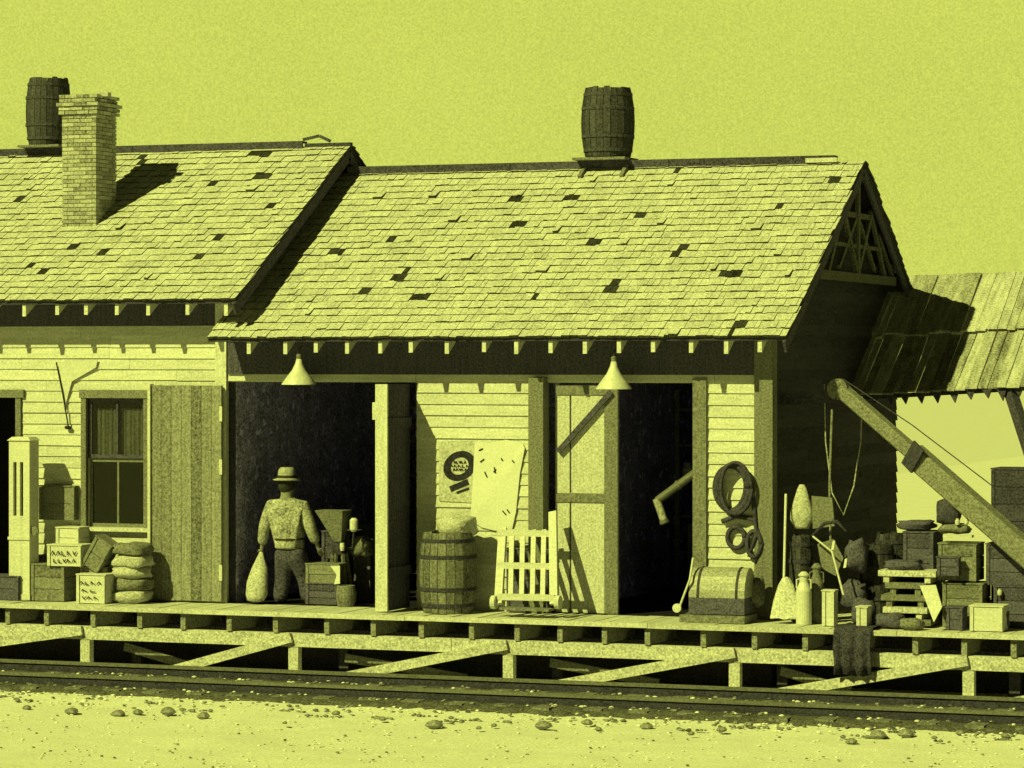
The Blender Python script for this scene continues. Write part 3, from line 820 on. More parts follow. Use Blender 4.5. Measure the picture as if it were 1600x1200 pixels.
# ------------------------------------------------------------------ hanging lamps
def lamp(px, ptop, pbot, Y, label, gooseneck=False):
    p = W(px, pbot, Y); q = W(px, ptop, Y); h = q.z-p.z
    o = empty('hanging_lamp', p, label, 'lamp', 'conical lamps under the eave')
    r = .225
    m = MB(); prof = [(r, 0), (r*.99, .012), (r*.70, h*.30), (r*.40, h*.55), (r*.22, h*.8), (r*.14, h)]
    inner = [(a-.006, b) for a, b in reversed(prof)]
    m.lathe(p, prof+inner, 28, cap=False); m.build('shade', enamel, o, smooth=True)
    m = MB(); m.lathe(q, [(.034, -.02), (.034, .05), (.012, .06)], 12); m.build('cap', trim, o)
    m = MB(); m.tube([q+Vector((0, 0, .05)), q+Vector((0, .0, .11)), q+Vector((0, .12, .17))], .008, 6); m.build('cord', iron, o)
    m = blob(p+Vector((0, 0, .06)), .035, .035, .05, 0, 0); m.build('bulb', enamel, o, smooth=True)
    return o
lamp(467, 560, 601, -.42, 'white conical lamp hanging under the eave above the man in the wide doorway')
lamp(959, 564, 608, -.42, 'white conical lamp hanging under the eave above the narrow pale door')

# ------------------------------------------------------------------ posters
po = empty('poster', W(713, 740, -.05), 'pale poster with a dark oval emblem pasted on the clapboards', 'poster')
m = MB(); m.prism([W(686, 690, -.037), W(686, 783, -.037), W(742, 786, -.037), W(742, 688, -.037)], (0, .004, 0)); m.build('sheet', oldpaper, po)
m = MB(); c = W(718, 728, -.043); n = 36; a_, b_ = .225, .19
ring = []
sy = .58
vs = []
for i in range(n):
    t = 2*math.pi*i/n
    e = 1+.0*t
    ox = a_*math.cos(t); oz = b_*math.sin(t)+.25*ox*.6
    vs.append((c.x+max(min(ox, .19), -.25), c.y, c.z+oz)); vs.append((c.x+ox*sy*.95, c.y, c.z+oz*sy))
m.add(vs, [(2*i, 2*((i+1) % n), 2*((i+1) % n)+1, 2*i+1) for i in range(n)])
for k, (zz, l) in enumerate(((.045, .10), (-.005, .15), (-.05, .11))):
    marks_line(m, c.x-l+.02, c.x+l, c.z+zz-.012, .03, 5, c.y-.001, 20+k)
m.beam((c.x-.13, c.y, c.z-.30), (c.x+.12, c.y, c.z-.20), .002, .075); m.beam((c.x-.04, c.y-.001, c.z-.345), (c.x+.13, c.y-.001, c.z-.285), .002, .03)
m.build('emblem', ink, po)
nt_ = empty('white_notice_sheet', W(778, 760, -.06), 'large blank white sheet with a few dark specks hung beside the poster', 'sheet')
pts = [(742, 690), (738, 760), (735, 812), (752, 824), (772, 829), (800, 828), (806, 800), (812, 740), (820, 700), (816, 692), (790, 687), (765, 692)]
m = MB(); P_ = [W(a, b, -.052) for a, b in pts]; P_ = [p+Vector((0, .004*math.sin(i*2.1), 0)) for i, p in enumerate(P_)]
cc_ = sum(P_, Vector())/len(P_)+Vector((0, -.004, 0)); k = len(P_)
m.add([cc_]+P_+[p+Vector((0, .006, 0)) for p in P_]+[cc_+Vector((0, .006, 0))],
      [(0, i+1, (i+1) % k+1) for i in range(k)]+[(2*k+1, (i+1) % k+1+k, i+1+k) for i in range(k)]+[(i+1, i+1+k, (i+1) % k+1+k, (i+1) % k+1) for i in range(k)])
m.build('sheet', notice, nt_)
m = MB()
for (a, b, c_, d) in ((748, 704, 756, 700), (750, 722, 758, 716), (757, 737, 762, 748), (772, 730, 775, 742), (771, 738, 776, 732), (783, 716, 786, 721), (800, 719, 804, 724), (785, 798, 792, 806), (792, 796, 797, 803)):
    m.beam(W(a, b, -.062), W(a+(c_-a)*.8, b+(d-b)*.8, -.062), .002, .016)
m.build('specks', ink, nt_)

# ------------------------------------------------------------------ hand truck leaning on the wall
ht = empty('slatted_hand_truck', W(820, 950, -.8), 'pale slatted wooden hand truck leaning between the barrel and the narrow door', 'hand truck')
def HP(px, py, f_): return W(px, py, -.80+.70*f_)      # f_=0 foot, 1 top
for (pa, pb, ya, yb) in ((779, 786, 944, 826), (866, 864, 944, 800)):
    m = MB(); m.beam(HP(pa, ya, .0), HP(pb, yb, .85), .105, .05, (0, 1, 0)); m.build('side_rail', crate_w, ht)
for px in (800, 817, 834, 850):
    m = MB(); m.beam(HP(px-2, 936, .03), HP(px, 828, .8), .065, .02, (0, 1, 0)); m.build('slat', crate_w, ht)
for (py, f_) in ((832, .78), (883, .42), (932, .06)):
    m = MB(); a = HP(778, py, f_); b = HP(868, py+2, f_); m.beam(a+Vector((0, -.03, 0)), b+Vector((0, -.03, 0)), .03, .08); m.build('cross_bar', crate_w, ht)
for px in (772, 872):
    m = MB(); c = HP(px, 941, 0); m.lathe(c, [(.02, -.03), (.085, -.03), (.085, .03), (.02, .03)], 18, M=Matrix.Rotation(math.pi/2, 3, 'Y')); m.build('wheel', crate_w, ht)
m = MB(); a = HP(785, 950, 0); b = HP(862, 953, 0); m.beam(a, b, .22, .03); m.build('toe_plate', timber_g, ht)

# ------------------------------------------------------------------ domed trunk/roller, bent pipe, coil, gear
tk = empty('domed_trunk', W(1115, 965, -.6), 'dark domed trunk with a pale rounded lid at the platform edge', 'trunk')
Yt = -.78
xa, xb_ = X(1076, Yt), X(1163, Yt); zt_ = Zp(888, 1115, Yt)
m = MB(); m.box(xa, xb_, Yt, Yt+.5, D+.10, D+.30); m.build('body', crate_d, tk)
m = MB(); n = 12; rs = []
for x in (xa, xb_): rs.append([Vector((x, Yt+.25-.25*math.cos(math.pi*i/n), D+.301+(zt_-D-.30)*math.sin(math.pi*i/n))) for i in range(n+1)])
m.rings(rs); m.build('lid', mat('lid_tin', .30, .2, 0, .25, (1, 5, 5), 4, rough=.45), tk)
m = MB(); m.box(xa-.10, xb_+.02, Yt-.06, Yt+.5, D, D+.09); m.build('skid', timber_g, tk)
for x in (xa+.10, xb_-.12):
    m = MB(); rs = []
    for xx in (x, x+.03): rs.append([Vector((xx, Yt+.25-.258*math.cos(math.pi*i/n), D+.301+(zt_-D-.292)*math.sin(math.pi*i/n))) for i in range(n+1)])
    m.rings(rs); m.build('strap', iron, tk)
m = MB(); m.tube([W(1062, 948, Yt-.02), W(1078, 905, Yt-.02), W(1083, 872, Yt+.1)], .014, 8); m.build('pull_bar', crate_w, tk)
m = MB(); c = W(1058, 950, Yt-.02); m.lathe(c, [(.02, -.02), (.055, -.02), (.055, .02), (.02, .02)], 14, M=Matrix.Rotation(math.pi/2, 3, 'X')); m.build('caster', crate_w, tk)
sp_ = empty('stovepipe', W(1040, 800, .25), 'bent tin stovepipe with collars poking out in the right-hand doorway', 'pipe')
pa, pb, pc = W(1092, 735, .3), W(1027, 782, .25), W(1039, 818, .22)
tin = mat('pipe_tin', .10, .2, 0, .25, rough=.5)
m = MB(); m.cyl(pa, pb, .055, .05, 14); m.build('pipe_run', tin, sp_)
m = MB(); m.cyl(pb+Vector((-.01, -.005, .02)), pc, .05, .05, 14); m.build('pipe_elbow', mat('pipe_tin_bright', .3, .2, 0, .25, rough=.5), sp_)
m = MB(); m.cyl(pa.lerp(pb, .45), pa.lerp(pb, .52), .064, .064, 14); m.build('collar', tin, sp_)
m = MB(); m.cyl(pc, pc.lerp(pb, .15), .062, .062, 14); m.build('collar', tin, sp_)
cl = empty('rope_coil', W(1142, 763, -.06), 'large dark coil of rope hanging on the right-hand clapboards', 'rope coil')
m = MB()
for k in range(5):
    c = W(1140+k*2.2, 763, -.06-.028*k); path = []
    for i in range(29):
        t = 2*math.pi*i/28; path.append((c.x+(.20+.012*math.sin(k*2+t))*math.cos(t), c.y+.01*math.sin(3*t+k), c.z+(.27+.012*k)*math.sin(t)))
    m.tube(path, .024, 6)
m.build('coil', rope_d, cl, smooth=True)
m = MB(); m.tube([W(1150, 728, -.1), W(1170, 740, -.1), W(1178, 790, -.09), W(1182, 835, -.08), W(1170, 870, -.08)], [.02, .03, .028, .03, .02], 6); m.build('loose_end', rope_d, cl, smooth=True)
hn = empty('harness', W(1155, 840, -.07), 'dark leather harness straps hanging below the rope coil', 'harness')
m = MB()
m.tube([W(1128, 815, -.07), W(1150, 806, -.08), W(1178, 812, -.07), W(1192, 850, -.07), W(1180, 880, -.07)], [.03, .035, .03, .025, .02], 7)
m.build('strap', rope_d, hn, smooth=True)
m = MB(); c = W(1150, 840, -.07)
m.tube([(c.x+.11*math.cos(t), c.y, c.z+.13*math.sin(t)) for t in [2*math.pi*i/20 for i in range(21)]], .032, 7); m.build('collar', rope_d, hn, smooth=True)
m = MB(); c = W(1178, 850, -.08)
m.tube([(c.x+.09*math.cos(t), c.y, c.z+.16*math.sin(t)) for t in [2*math.pi*i/20 for i in range(21)]], .03, 7); m.build('collar', rope_d, hn, smooth=True)
m = blob(W(1176, 925, -.3), .14, .14, .19, 5, .3); tag(m.build('feed_bag', sack_g, smooth=True), 'slumped grey feed bag behind the right end of the domed trunk', 'bag')

# ------------------------------------------------------------------ broom, bag, cans, tools
br = empty('broom', W(1228, 965, -.75), 'pale straw broom standing upright against the depot corner', 'broom')
m = MB(); m.tube([W(1225, 905, -.55), W(1228, 772, -.22)], .017, 8); m.build('handle', crate_w, br)
m = MB(); rs = []
for (py, w2, d2) in ((903, .045, .035), (915, .10, .05), (940, .16, .06), (966, .20, .07)):
    c = W(1228, py, -.6); rs.append([c+Vector((w2*math.cos(t), d2*math.sin(t), .012*math.sin(5*t))) for t in [2*math.pi*i/16 for i in range(16)]])
m.rings(rs); m.build('bristles', strawm, br)
m = MB(); rs = []
for (rr, py) in ((.03, 757), (.06, 764), (.10, 780), (.145, 800), (.15, 812), (.10, 822), (.09, 826)):
    c = W(1253, py, -.12); rs.append([c+Vector((rr*math.cos(t), rr*.6*math.sin(t), 0)) for t in [2*math.pi*i/16 for i in range(16)]])
m.rings(rs); tag(m.build('hanging_bag', sack, smooth=True), 'pale pear-shaped bag hanging beside the depot corner above the broom', 'bag')
def can(px, py0, py1, Y, r, label, mtl):
    p = W(px, py1, Y); h = Zp(py0, px, Y)-(D); p.z = D
    o = empty('milk_can', p, label, 'milk can', 'milk cans by the depot corner')
    m = MB(); m.lathe(p, [(r, 0), (r, h*.62), (r*.95, h*.66), (r*.55, h*.80), (r*.55, h*.90)], 20); m.build('body', mtl, o, smooth=False)
    m = MB(); m.lathe(p+Vector((0, 0, h*.9)), [(r*.55, 0), (r*.72, .012), (r*.72, h*.04), (r*.3, h*.10)], 18); m.build('lid', mtl, o)
    for s_ in (-1, 1):
        m = MB(); m.tube([p+Vector((s_*r*.55, 0, h*.86)), p+Vector((s_*r*.95, 0, h*.84)), p+Vector((s_*r*.96, 0, h*.68))], .010, 6); m.build('handle', mtl, o)
can(1256, 893, 968, -.62, .095, 'pale milk can nearest to the straw broom', enamel)
can(1276, 880, 962, -.35, .09, 'grey milk can standing behind the pale one beside the broom', trim)
crate(1282, 1306, 921, 975, -.78, .16, 'narrow upright white box at the platform edge right of the milk cans', crate_w, name='box', cat='box', slats=1, base=D)
# shovel, pick against the gable
def tool(name, label, pts, r, mtl, head=None, hm=None, cat=None):
    o = empty(name, pts[-1], label, cat or name)
    m = MB(); m.tube(pts, r, 7); m.build('handle', mtl, o)
    if head: head.build('blade', hm, o)
m = MB(); m.prism([W(1277, 850, -.3), W(1302, 842, -.3), W(1318, 872, -.3), W(1306, 900, -.3), W(1284, 888, -.3)], (0, .02, 0))
tool('shovel', 'pale bladed shovel leaning in the tool pile right of the broom', [W(1300, 640, .2), W(1296, 760, -.05), W(1298, 860, -.28)], .015, timber_g, m, trim)
m = MB(); m.tube([W(1268, 838, -.35), W(1288, 818, -.35), W(1308, 815, -.35), W(1322, 830, -.35)], [.012, .025, .025, .01], 6)
tool('pickaxe', 'pickaxe with slanting pale handle in the tool pile', [W(1270, 838, -.42), W(1300, 862, -.45), W(1318, 930, -.6)], .013, crate_w, m, iron)
m = MB(); m.prism([W(1268, 775, -.2), W(1300, 778, -.2), W(1304, 822, -.2), (W(1270, 826, -.2))], (0, .05, 0))
tag(m.build('tin_sheet', trim), 'grey tin sheet propped behind the pickaxe head', 'tin sheet')
for i, (px, py, rx, rz, lab) in enumerate(((1334, 930, .16, .2, 'dark bulging sack at the foot of the gable wall'), (1338, 868, .14, .2, 'dark sack resting on the bulging one at the foot of the gable'))):
    m = blob(W(px, py, -.1-.1*i), rx, .12, rz, i*7+2, .3); tag(m.build('sack', crate_d, smooth=True), lab, 'sack', 'dark sacks by the gable')
for i, (px, py, lab) in enumerate(((1300, 852, 'small bright rag tied to the tool handles, upper one'), (1319, 880, 'small bright rag among the tools, lower one'))):
    m = MB(); c = W(px+1, py, -.5); m.prism([c+Vector((-.02, 0, -.06)), c+Vector((.015, 0, -.05)), c+Vector((.03, 0, .06)), c+Vector((.0, 0, .05))], (0, .02, 0)); tag(m.build('rag', paperm), lab, 'rag')
# rope loops hanging on gable
m = MB(); m.tube([W(1288, 600, .5), W(1290, 690, .5), W(1300, 770, .4), W(1318, 805, .3), W(1334, 760, .5), W(1345, 690, .7), W(1347, 620, .8)], .009, 6)
tag(m.build('hanging_rope', rope_m), 'thin rope looped down against the dark gable wall', 'rope')
# tarpaulin over the platform edge
m = MB(); n = 14; vs = []; fs = []
prof = [(-.55, DECK+.02), (-.9, DECK+.025), (-1.15, DECK+.03), (-1.22, DECK-.03), (-1.24, .62), (-1.22, .45), (-1.21, .32)]
xa, xb_ = X(1304, -1.2), X(1362, -1.2)
for k, (y, z) in enumerate(prof):
    for i in range(n+1):
        x = xa+(xb_-xa)*i/n+.02*noise.noise((k*.7, i, 0))
        vs.append((x, y-.03*math.sin(i*1.3+k*.2)*(k > 2), z+(.05*noise.noise((i*.6, 3, 1)) if k == 6 else 0)))
for k in range(len(prof)-1):
    for i in range(n): a = k*(n+1)+i; fs.append((a, a+1, a+n+2, a+n+1))
m.add(vs, fs); o = m.build('tarpaulin', mat('dark_tarpaulin', .055, .3, 0, .4, tint=DK, sc1=9), smooth=True); md = o.modifiers.new('t', 'SOLIDIFY'); md.thickness = .012
tag(o, 'dark tarpaulin draped over the platform edge below the tool pile', 'tarpaulin')
barrel((X(1252, -.2), -.2, D), .15, 1.05, 'narrow dark keg standing behind the broom handle at the depot corner', None, barrelm, iron, 0, 14)
crate(1335, 1358, 942, 974, -.95, .2, 'small pale box half hidden at the right of the tarpaulin', crate_w, name='box', cat='box', slats=1, base=D)

# ------------------------------------------------------------------ lumber stack and crates at right
pl_labels = ['lowest', 'second', 'third', 'fourth', 'topmost']
for i in range(5):
    z = D+.02+i*.145
    y = -.55+R(-.04, .04); a, b = X(1378+R(-4, 6), y), X(1452+R(-8, 6), y)
    if i == 4: a, b = X(1372, y), X(1462, y)
    m = MB(); m.box(a, b, y, y+.5, z, z+.07); 
    m.box(a+.06, a+.13, y+.02, y+.48, z-.075 if i else z-.02, z-.002); m.box(b-.14, b-.07, y+.02, y+.48, z-.075 if i else z-.02, z-.002)
    tag(m.build('plank', [timber_g, timber, timber_g, timber_g, timber][i]), pl_labels[i]+' short plank of the spaced lumber stack near the gable', 'plank', 'short planks stacked near the gable')
m = MB(); m.prism([W(1437, 915, -.75), W(1459, 972, -.98), W(1472, 948, -.9), W(1462, 914, -.7)], (0, .03, 0))
tag(m.build('leaning_board', crate_w), 'pale tapered board leaning against the lumber stack', 'board')
crate(1404, 1466, 822, 893, -.1, .5, 'black wooden crate behind the lumber stack beside the gable', crate_d, base=D+.55)
crate(1400, 1470, 893, 962, -.05, .5, 'black wooden crate carrying the other black crate beside the gable', crate_d, base=D)
crate(1460, 1532, 843, 900, -.35, .42, 'grey crate with pale odds and ends on its lid', crate_m, base=D+.55)
crate(1466, 1542, 898, 965, -.40, .45, 'wide grey crate under the crate with odds and ends', crate_m, base=D)
crate(1510, 1572, 937, 975, -.85, .35, 'bright white low box at the platform edge at far right', crate_w, name='box', cat='box', slats=1, base=D)
crate(1534, 1612, 842, 905, -.2, .45, 'dark crate below the timber boom at the right edge', crate_d, base=D+.5)
crate(1545, 1640, 905, 968, -.25, .5, 'dark wide crate standing on the platform at the far right edge', crate_d, base=D)
crate(1540, 1640, 735, 842, .6, .6, 'big dark case standing high above the crates under the boom', timber_d, name='case', cat='case', slats=4, base=D+1.02)
crate(1540, 1640, 842, 950, .6, .6, 'big dark case underneath the other big case at right edge', timber_d, name='case', cat='case', slats=4, base=D)
m = blob(W(1484, 800, -.15), .15, .13, .15, 11, .35); tag(m.build('leather_bag', rope_d, smooth=True), 'dark round leather bag on top of the crates under the boom', 'bag')
m = blob(W(1494, 826, -.15), .19, .14, .06, 15, .4); tag(m.build('canvas_roll', sack_g, smooth=True), 'lumpy grey canvas roll below the dark leather bag', 'canvas roll')
for i, (px, py, lab) in enumerate(((1496, 816, 'left one of two small white jars on the canvas roll'), (1510, 815, 'right one of two small white jars on the canvas roll'), (1562, 926, 'small white jar on the dark crates above the bright low box'))):
    c = W(px, py, -.3); m = MB(); m.lathe(c-Vector((0, 0, .03)), [(.025, 0), (.03, .02), (.03, .05), (.018, .06), (.02, .075)], 12); tag(m.build('jar', enamel), lab, 'jar')
m = MB(); m.beam(W(1475, 838, -.38), W(1520, 838, -.38), .12, .03); tag(m.build('tool_tray', crate_w), 'thin pale tray lying on the lid of the grey crate', 'tray')

# ------------------------------------------------------------------ timber boom
bm = empty('timber_boom', W(1310, 607, .4), 'long two-part timber boom slanting down to the right in front of the canopy', 'boom')
m = MB(); p0 = W(1313, 608, .4); p1 = W(1432, 712, .0); m.beam(p0, p1, .16, .17); m.build('upper_beam', timber_g, bm, bevel=.02)
m = MB(); d = (p0-p1).normalized(); m.lathe(p0+Vector((-.02, 0, .0)), [(.13, -.09), (.13, .09)], 20, M=Matrix.Rotation(math.pi/2, 3, 'X')); m.build('sheave', timber_g, bm)
m = MB(); p2 = W(1425, 708, -.02); p3 = W(1650, 905, -.62); m.beam(p2, p3, .22, .27); m.build('lower_beam', timber_g, bm, bevel=.02)
m = MB(); m.beam(p2+Vector((-.02, -.12, .02)), p2+Vector((.12, -.20, -.10)), .03, .34); m.build('joint_strap', iron, bm)
m = MB(); m.tube([p0+Vector((.05, -.02, .12)), W(1425, 664, .0), W(1545, 755, -.3), W(1640, 830, -.5)], .008, 6); m.build('hoist_rope', iron, bm)
m = MB(); p = W(1325, 620, .4); m.beam(p, (XR, .5, p.z-.05), .12, .12); m.beam((X(1640, -.5), -.5, DECK), W(1640, 880, -.5), .2, .2); m.each('bracket', timber_d, bm)

# ------------------------------------------------------------------ the man
def skin_mesh(name, pts, edges, mtl, parent, sub=2, root=0):
    me = bpy.data.meshes.new(name); me.from_pydata([p[0] for p in pts], edges, []); me.materials.append(mtl)
    o = bpy.data.objects.new(name, me); C.objects.link(o)
    k = o.modifiers.new('skin', 'SKIN'); k.use_smooth_shade = True
    sv = me.skin_vertices[0].data
    for i, p in enumerate(pts):
        r = p[1]; sv[i].radius = r if isinstance(r, tuple) else (r, r); sv[i].use_root = (i == root)
    s_ = o.modifiers.new('sub', 'SUBSURF'); s_.levels = sub; s_.render_levels = sub
    if parent: attach(o, parent)
    return o
def G(px, py, dy=0): p = W(px, py, .15); return Vector((p.x, .15+dy, p.z))
man = empty('person', G(450, 954), 'man in hat, loose mottled jacket and dark trousers seen from behind in the wide doorway', 'person')
J = dict(pel=G(455, 862), sp=G(452, 830), ch=G(450, 798), nk=G(448, 779), hd0=G(448, 769, .03), hd1=G(447, 757, .03), hd2=G(447, 748, .03),
         ls=G(424, 791), le=G(415, 825, -.04), lw=G(408, 855, .03), rs=G(474, 792), re=G(485, 825, .0), rw=G(491, 853, .10),
         lh=G(443, 866), lk=G(440, 905, .06), la=G(437, 942, -.02), rh=G(467, 866), rk=G(474, 905, .08), ra=G(480, 942, .04))
body_pts = [(J['pel'], .125), (J['sp'], .115), (J['ch'], .13), (J['nk'], .07), (J['hd0'], .09), (J['hd1'], .115), (J['hd2'], .09),
            (J['ls'], .062), (J['le'], .045), (J['lw'], .03), (J['rs'], .062), (J['re'], .045), (J['rw'], .03),
            (J['lh'], .095), (J['lk'], .06), (J['la'], .042), (J['rh'], .095), (J['rk'], .06), (J['ra'], .042)]
lh_d = (J['lw']-J['le']).normalized(); palmL = J['lw']+lh_d*.07; rh_d = (J['rw']-J['re']).normalized(); palmR = J['rw']+rh_d*.07
n0 = len(body_pts); body_pts += [(palmL, (.028, .02)), (palmR, (.028, .02))]
bedges = [(0, 1), (1, 2), (2, 3), (3, 4), (4, 5), (5, 6), (2, 7), (7, 8), (8, 9), (2, 10), (10, 11), (11, 12), (0, 13), (13, 14), (14, 15), (0, 16), (16, 17), (17, 18), (9, n0), (12, n0+1)]
for palm, dd, ri, sx in ((palmL, lh_d, n0, 1), (palmR, rh_d, n0+1, -1)):
    side = dd.cross(Vector((0, 1, 0))).normalized()
    for k, (off, ln) in enumerate(((-.027, .065), (-.009, .078), (.009, .072), (.027, .058))):
        b0 = len(body_pts); q = palm+side*off+dd*.025
        body_pts += [(q, .0095), (q+dd*ln*.55+Vector((0, .012, 0)), .009), (q+dd*ln*.85+Vector((0, .035, -.004)), .0075)]
        bedges += [(ri, b0), (b0, b0+1), (b0+1, b0+2)]
    b0 = len(body_pts); q = palm+side*(-.03*sx)-dd*.02
    body_pts += [(q+side*(-.014*sx), .010), (q+side*(-.03*sx)+dd*.045+Vector((0, .02, 0)), .009)]; bedges += [(ri, b0), (b0, b0+1)]
body = skin_mesh('body', body_pts, bedges, skin_m, man)
m = MB()
for sx in (-1, 1):
    c = J['hd1']+Vector((sx*.088, .0, -.01)); m.lathe(c, [(.0, -.03), (.012, -.025), (.018, 0), (.012, .025), (.0, .03)], 8)
m.lathe(J['hd1']+Vector((0, .11, -.02)), [(.004, .03), (.016, 0), (.016, -.01), (.004, -.02)], 8)
m.build('ears_and_nose', skin_m, man, smooth=True)
m = blob(J['hd1']+Vector((0, -.03, -.005)), .112, .10, .118, 3, .05, sq=1); m.build('hair', band_m, man, smooth=True)
shp = [(J['sp']+Vector((0, 0, -.24)), .20), (J['sp'], .205), (J['ch'], .22), (J['nk']+Vector((0, 0, .00)), .12), (J['ls'], .11), (J['le'], .085), (J['lw']-lh_d*.03, .07),
       (J['rs'], .11), (J['re'], .085), (J['rw']-rh_d*.03, .07)]
skin_mesh('jacket', shp, [(0, 1), (1, 2), (2, 3), (2, 4), (4, 5), (5, 6), (2, 7), (7, 8), (8, 9)], shirt_m, man, root=1)
tp = [(J['pel']+Vector((0, 0, .10)), .19), (J['pel']+Vector((0, 0, -.02)), .20), (J['lk'], .12), (J['la'], .10), (J['rk'], .12), (J['ra'], .10), (J['lh']+Vector((0, 0, -.08)), .15), (J['rh']+Vector((0, 0, -.08)), .15)]
skin_mesh('trousers', tp, [(0, 1), (1, 6), (6, 2), (2, 3), (1, 7), (7, 4), (4, 5)], trouser_m, man)
m = MB()
m.tube([J['sp']+Vector((.20*math.cos(t), .196*math.sin(t), -.10)) for t in [2*math.pi*i/18 for i in range(19)]], .013, 6)
m.build('belt', band_m, man)
for q in ('la', 'ra'):
    m = blob(Vector((J[q].x, J[q].y+.06, D+.045)), .055, .14, .05, 4, .05, sq=.8); m.build('boot', ink, man, smooth=True)
hat = MB(); c = J['hd2']+Vector((0, -.01, -.005))
hat.lathe(c, [(.175, -.018), (.185, -.004), (.12, .014), (.118, .06), (.11, .12), (.08, .155), (.02, .145)], 24); h_ = hat.build('hat', hat_m, man, smooth=True)
m = MB(); m.lathe(c, [(.124, .016), (.122, .05)], 24, cap=False); m.build('hat_band', band_m, h_)
# sack in the left hand
m = MB(); rs = []; a = palmL+Vector((0, .0, .02))
for k, (t, rx) in enumerate(((0, .02), (.06, .03), (.14, .05), (.35, .11), (.6, .145), (.85, .15), (.97, .12), (1, .04))):
    c = a.lerp(Vector((X(400, .0), -.02, D+.02)), t); rs.append([c+Vector((rx*math.cos(q)*(1+.15*noise.noise((math.cos(q)*2, t*4, 1))), rx*.75*math.sin(q), 0)) for q in [2*math.pi*i/18 for i in range(18)]])
m.rings(rs); tag(m.build('gripped_sack', sack, smooth=True), 'pale sack held by its neck in the left hand of the man', 'sack')
# grinder with hopper, crate, keg beside him
gr = empty('hopper_grinder', W(528, 950, .35), 'hand grinder with a grey funnel hopper standing right of the man', 'grinder')
Yg = .35
m = MB(); a, b = W(521, 797, Yg), W(530, 846, Yg)
m.rings([[Vector((a.x+sx*.20, Yg+sy*.16, a.z)) for sx, sy in ((-1, -1), (1, -1), (1, 1), (-1, 1))], [Vector((b.x+sx*.05, Yg+sy*.05, b.z)) for sx, sy in ((-1, -1), (1, -1), (1, 1), (-1, 1))]]); m.build('hopper', trim, gr)
m = MB(); m.box(b.x-.07, b.x+.07, Yg-.08, Yg+.08, b.z-.16, b.z-.01); m.build('mill_body', iron, gr)
m = MB(); c = W(554, 820, Yg); m.tube([(b.x+.07, Yg, b.z-.08), (c.x-.02, Yg-.02, b.z-.08), (c.x, Yg-.02, c.z-.06)], .012, 6); m.build('crank', iron, gr)
m = MB(); m.lathe(c-Vector((0, .02, .09)), [(.03, 0), (.055, .03), (.055, .15), (.03, .18)], 12); m.build('grip', crate_w, gr)
for dx, dy in ((-.14, -.1), (.14, -.1), (-.14, .14), (.14, .14)):
    m = MB(); m.beam((b.x+dx*.5, Yg+dy*.5, b.z-.15), (b.x+dx, Yg+dy, D), .035, .035); m.build('leg', timber_g, gr)
m = MB(); m.lathe(W(535, 852, Yg-.1), [(.025, -.07), (.035, -.02), (.03, .03)], 10); m.build('spout', crate_w, gr)
crate(474, 533, 888, 918, .1, .3, 'low dark tray crate at waist height between the man and grinder', crate_m, base=D+.27, slats=2, name='crate')
crate(474, 533, 918, 950, .1, .3, 'dark crate on the doorway floor under the low tray crate', crate_d, base=D)
m = MB(); m.prism([W(516, 884, .07), W(531, 884, .07), W(531, 912, .07), W(522, 913, .07), W(526, 898, .07)], (0, .02, 0)); tag(m.build('white_label_card', paperm), 'small bent white card stuck on the low tray crate', 'card')
p = W(541, 950, .0); p.z = D; m = MB(); m.lathe(p, [(.11, 0), (.13, .1), (.135, .15), (.13, .2), (.115, .27), (.10, .27), (.10, .25)], 18)
tag(m.build('keg', barrel_l), 'small squat wooden keg on the floor at the foot of the grinder', 'keg')
# dim stores in the rear of the two rooms
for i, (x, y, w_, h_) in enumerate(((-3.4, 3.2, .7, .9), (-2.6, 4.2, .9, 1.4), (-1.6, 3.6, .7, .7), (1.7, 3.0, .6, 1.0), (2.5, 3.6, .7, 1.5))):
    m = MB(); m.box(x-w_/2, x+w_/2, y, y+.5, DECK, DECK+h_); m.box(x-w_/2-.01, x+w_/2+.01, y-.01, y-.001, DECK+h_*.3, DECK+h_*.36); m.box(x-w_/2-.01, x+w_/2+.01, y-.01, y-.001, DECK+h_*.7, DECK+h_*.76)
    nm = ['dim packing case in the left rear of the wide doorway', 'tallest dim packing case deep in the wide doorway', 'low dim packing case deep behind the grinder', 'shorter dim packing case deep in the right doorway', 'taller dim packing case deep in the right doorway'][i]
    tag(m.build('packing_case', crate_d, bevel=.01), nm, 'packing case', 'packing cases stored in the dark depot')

# shelves with jars deep in both rooms
for i, (xa, xb, y) in enumerate(((-3.8, -.2, 5.2), (.75, 3.0, 4.6))):
    nm = ['long dim shelf rack against the back wall of the wide room', 'short dim shelf rack deep inside the right doorway'][i]
    o = empty('shelf_rack', ((xa+xb)/2, y, DECK), nm, 'shelf')
    for k in range(5):
        q = MB(); q.box(xa, xb, y, y+.35, DECK+.5+k*.5, DECK+.53+k*.5); q.build('shelf_board', crate_m, o)
    for x in (xa, (xa+xb)/2, xb):
        q = MB(); q.box(x-.03, x+.03, y-.03, y-.002, DECK, DECK+2.8); q.build('upright', crate_m, o)
    q0 = None
    for k in range(5):
        x = xa+.1
        while x < xb-.1:
            if random.random() < .5:
                if q0 is None:
                    q = MB(); q.lathe((0, 0, 0), [(.05, 0), (.06, .03), (.06, .12), (.035, .15), (.04, .18)], 12); q0 = q.build('jar', enamel)
                    c = q0
                else: c = q0.copy(); C.objects.link(c)
                c.location = (x, y+R(.08, .25), DECK+.531+k*.5); r_ = R(.7, 1.3); c.scale = (r_, r_, r_)
                tag(c, ['pale jar on the long shelf rack deep in the wide doorway', 'pale jar on the short shelf rack deep in the right doorway'][i], 'jar', ['jars on the long shelf rack', 'jars on the short shelf rack'][i])
            x += R(.16, .4)
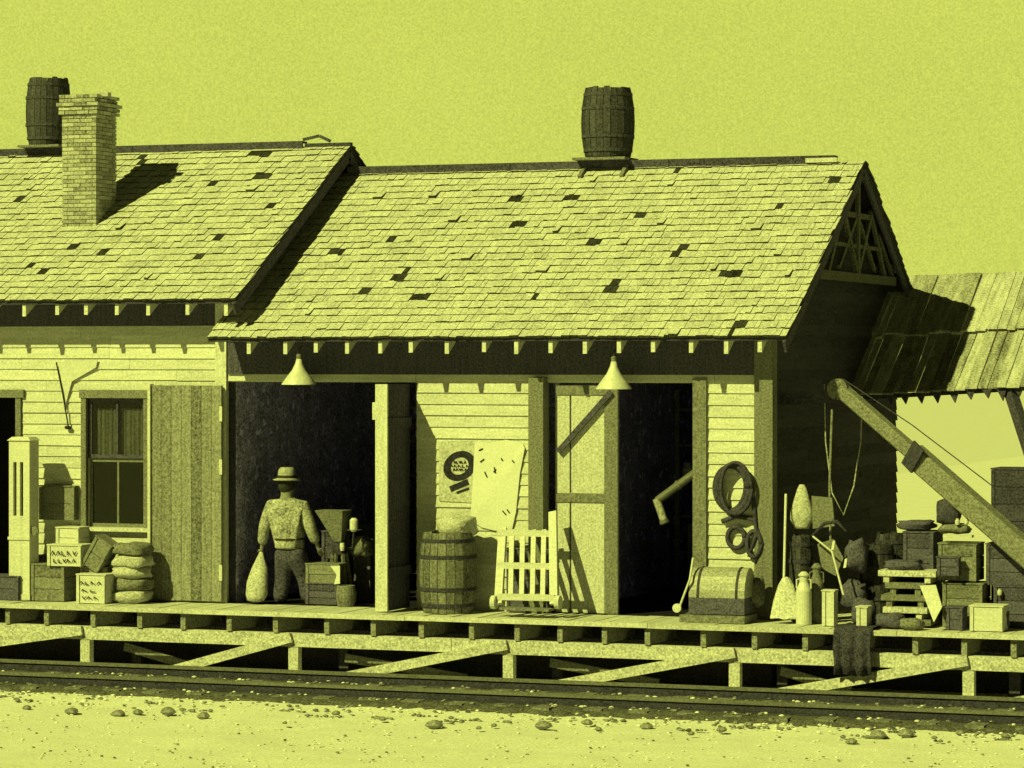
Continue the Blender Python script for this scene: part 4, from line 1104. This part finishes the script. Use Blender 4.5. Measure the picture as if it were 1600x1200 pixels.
# darker stock against the gable; dark backing added as shade behind the hand truck
crate(790, 858, 842, 940, -.14, .10, 'dark flat crate added as shade behind the slats of the hand truck', crate_d, base=D, slats=4)
for i, (px, y, r, h, lab) in enumerate(((1372, .2, .22, .95, 'dark barrel against the gable wall behind the plank stack, left one'), (1396, .75, .24, 1.05, 'dark barrel against the gable wall behind the plank stack, right one'))):
    barrel((X(px, y), y, D), r, h, lab, 'dark barrels by the gable wall', barrelm, iron, 0, 16)
for i, (px, py, y, rx, rz, lab) in enumerate(((1412, 883, -.32, .22, .06, 'dark folded blanket on top of the plank stack'), (1432, 820, .12, .22, .06, 'dark folded blanket on top of the black crates'))):
    mm = blob(W(px, py, y), rx, .16, rz, i*5+1, .35); tag(mm.build('bundle', crate_d, smooth=True), lab, 'bundle')

# more goods crowding the wide doorway and the far right of the platform
crate(548, 584, 868, 946, .7, .4, 'tall dim crate behind the grinder inside the wide doorway', crate_d, base=D, slats=4)
crate(498, 552, 842, 946, 1.1, .4, 'dim wide crate behind the man and the grinder', crate_d, base=D, slats=5)
crate(360, 398, 880, 946, 1.3, .4, 'dim crate at the left inside the wide doorway', crate_d, base=D, slats=3)
for i, (px, y, rx, rz, mm_, lab) in enumerate(((565, .62, .15, .13, sack_g, 'grey sack lying on the tall dim crate behind the grinder'), (1392, -.75, .17, .09, crate_d, 'small dark sack at the platform edge before the plank stack'),
        (1424, -.86, .14, .07, sack_g, 'small grey sack at the platform edge before the plank stack'), (1350, -.55, .14, .17, crate_d, 'dark upright sack beside the small pale box by the tarpaulin'), (1552, -.55, .2, .13, crate_d, 'dark sack squeezed between the low white box and dark crates'))):
    z = D+rz*.9 if i else D+.74
    q = blob((X(px, y), y, z), rx, .13, rz, i*9+4, .3); tag(q.build('sack', mm_, smooth=True), lab, 'sack')
crate(1474, 1508, 938, 972, -.80, .25, 'small dark box left of the bright low white box', crate_d, base=D, slats=2, name='box', cat='box')
crate(1462, 1500, 872, 900, -.52, .1, 'thin dark case hung across the front of the grey crates', crate_d, base=D+.62, slats=2, name='case', cat='case')
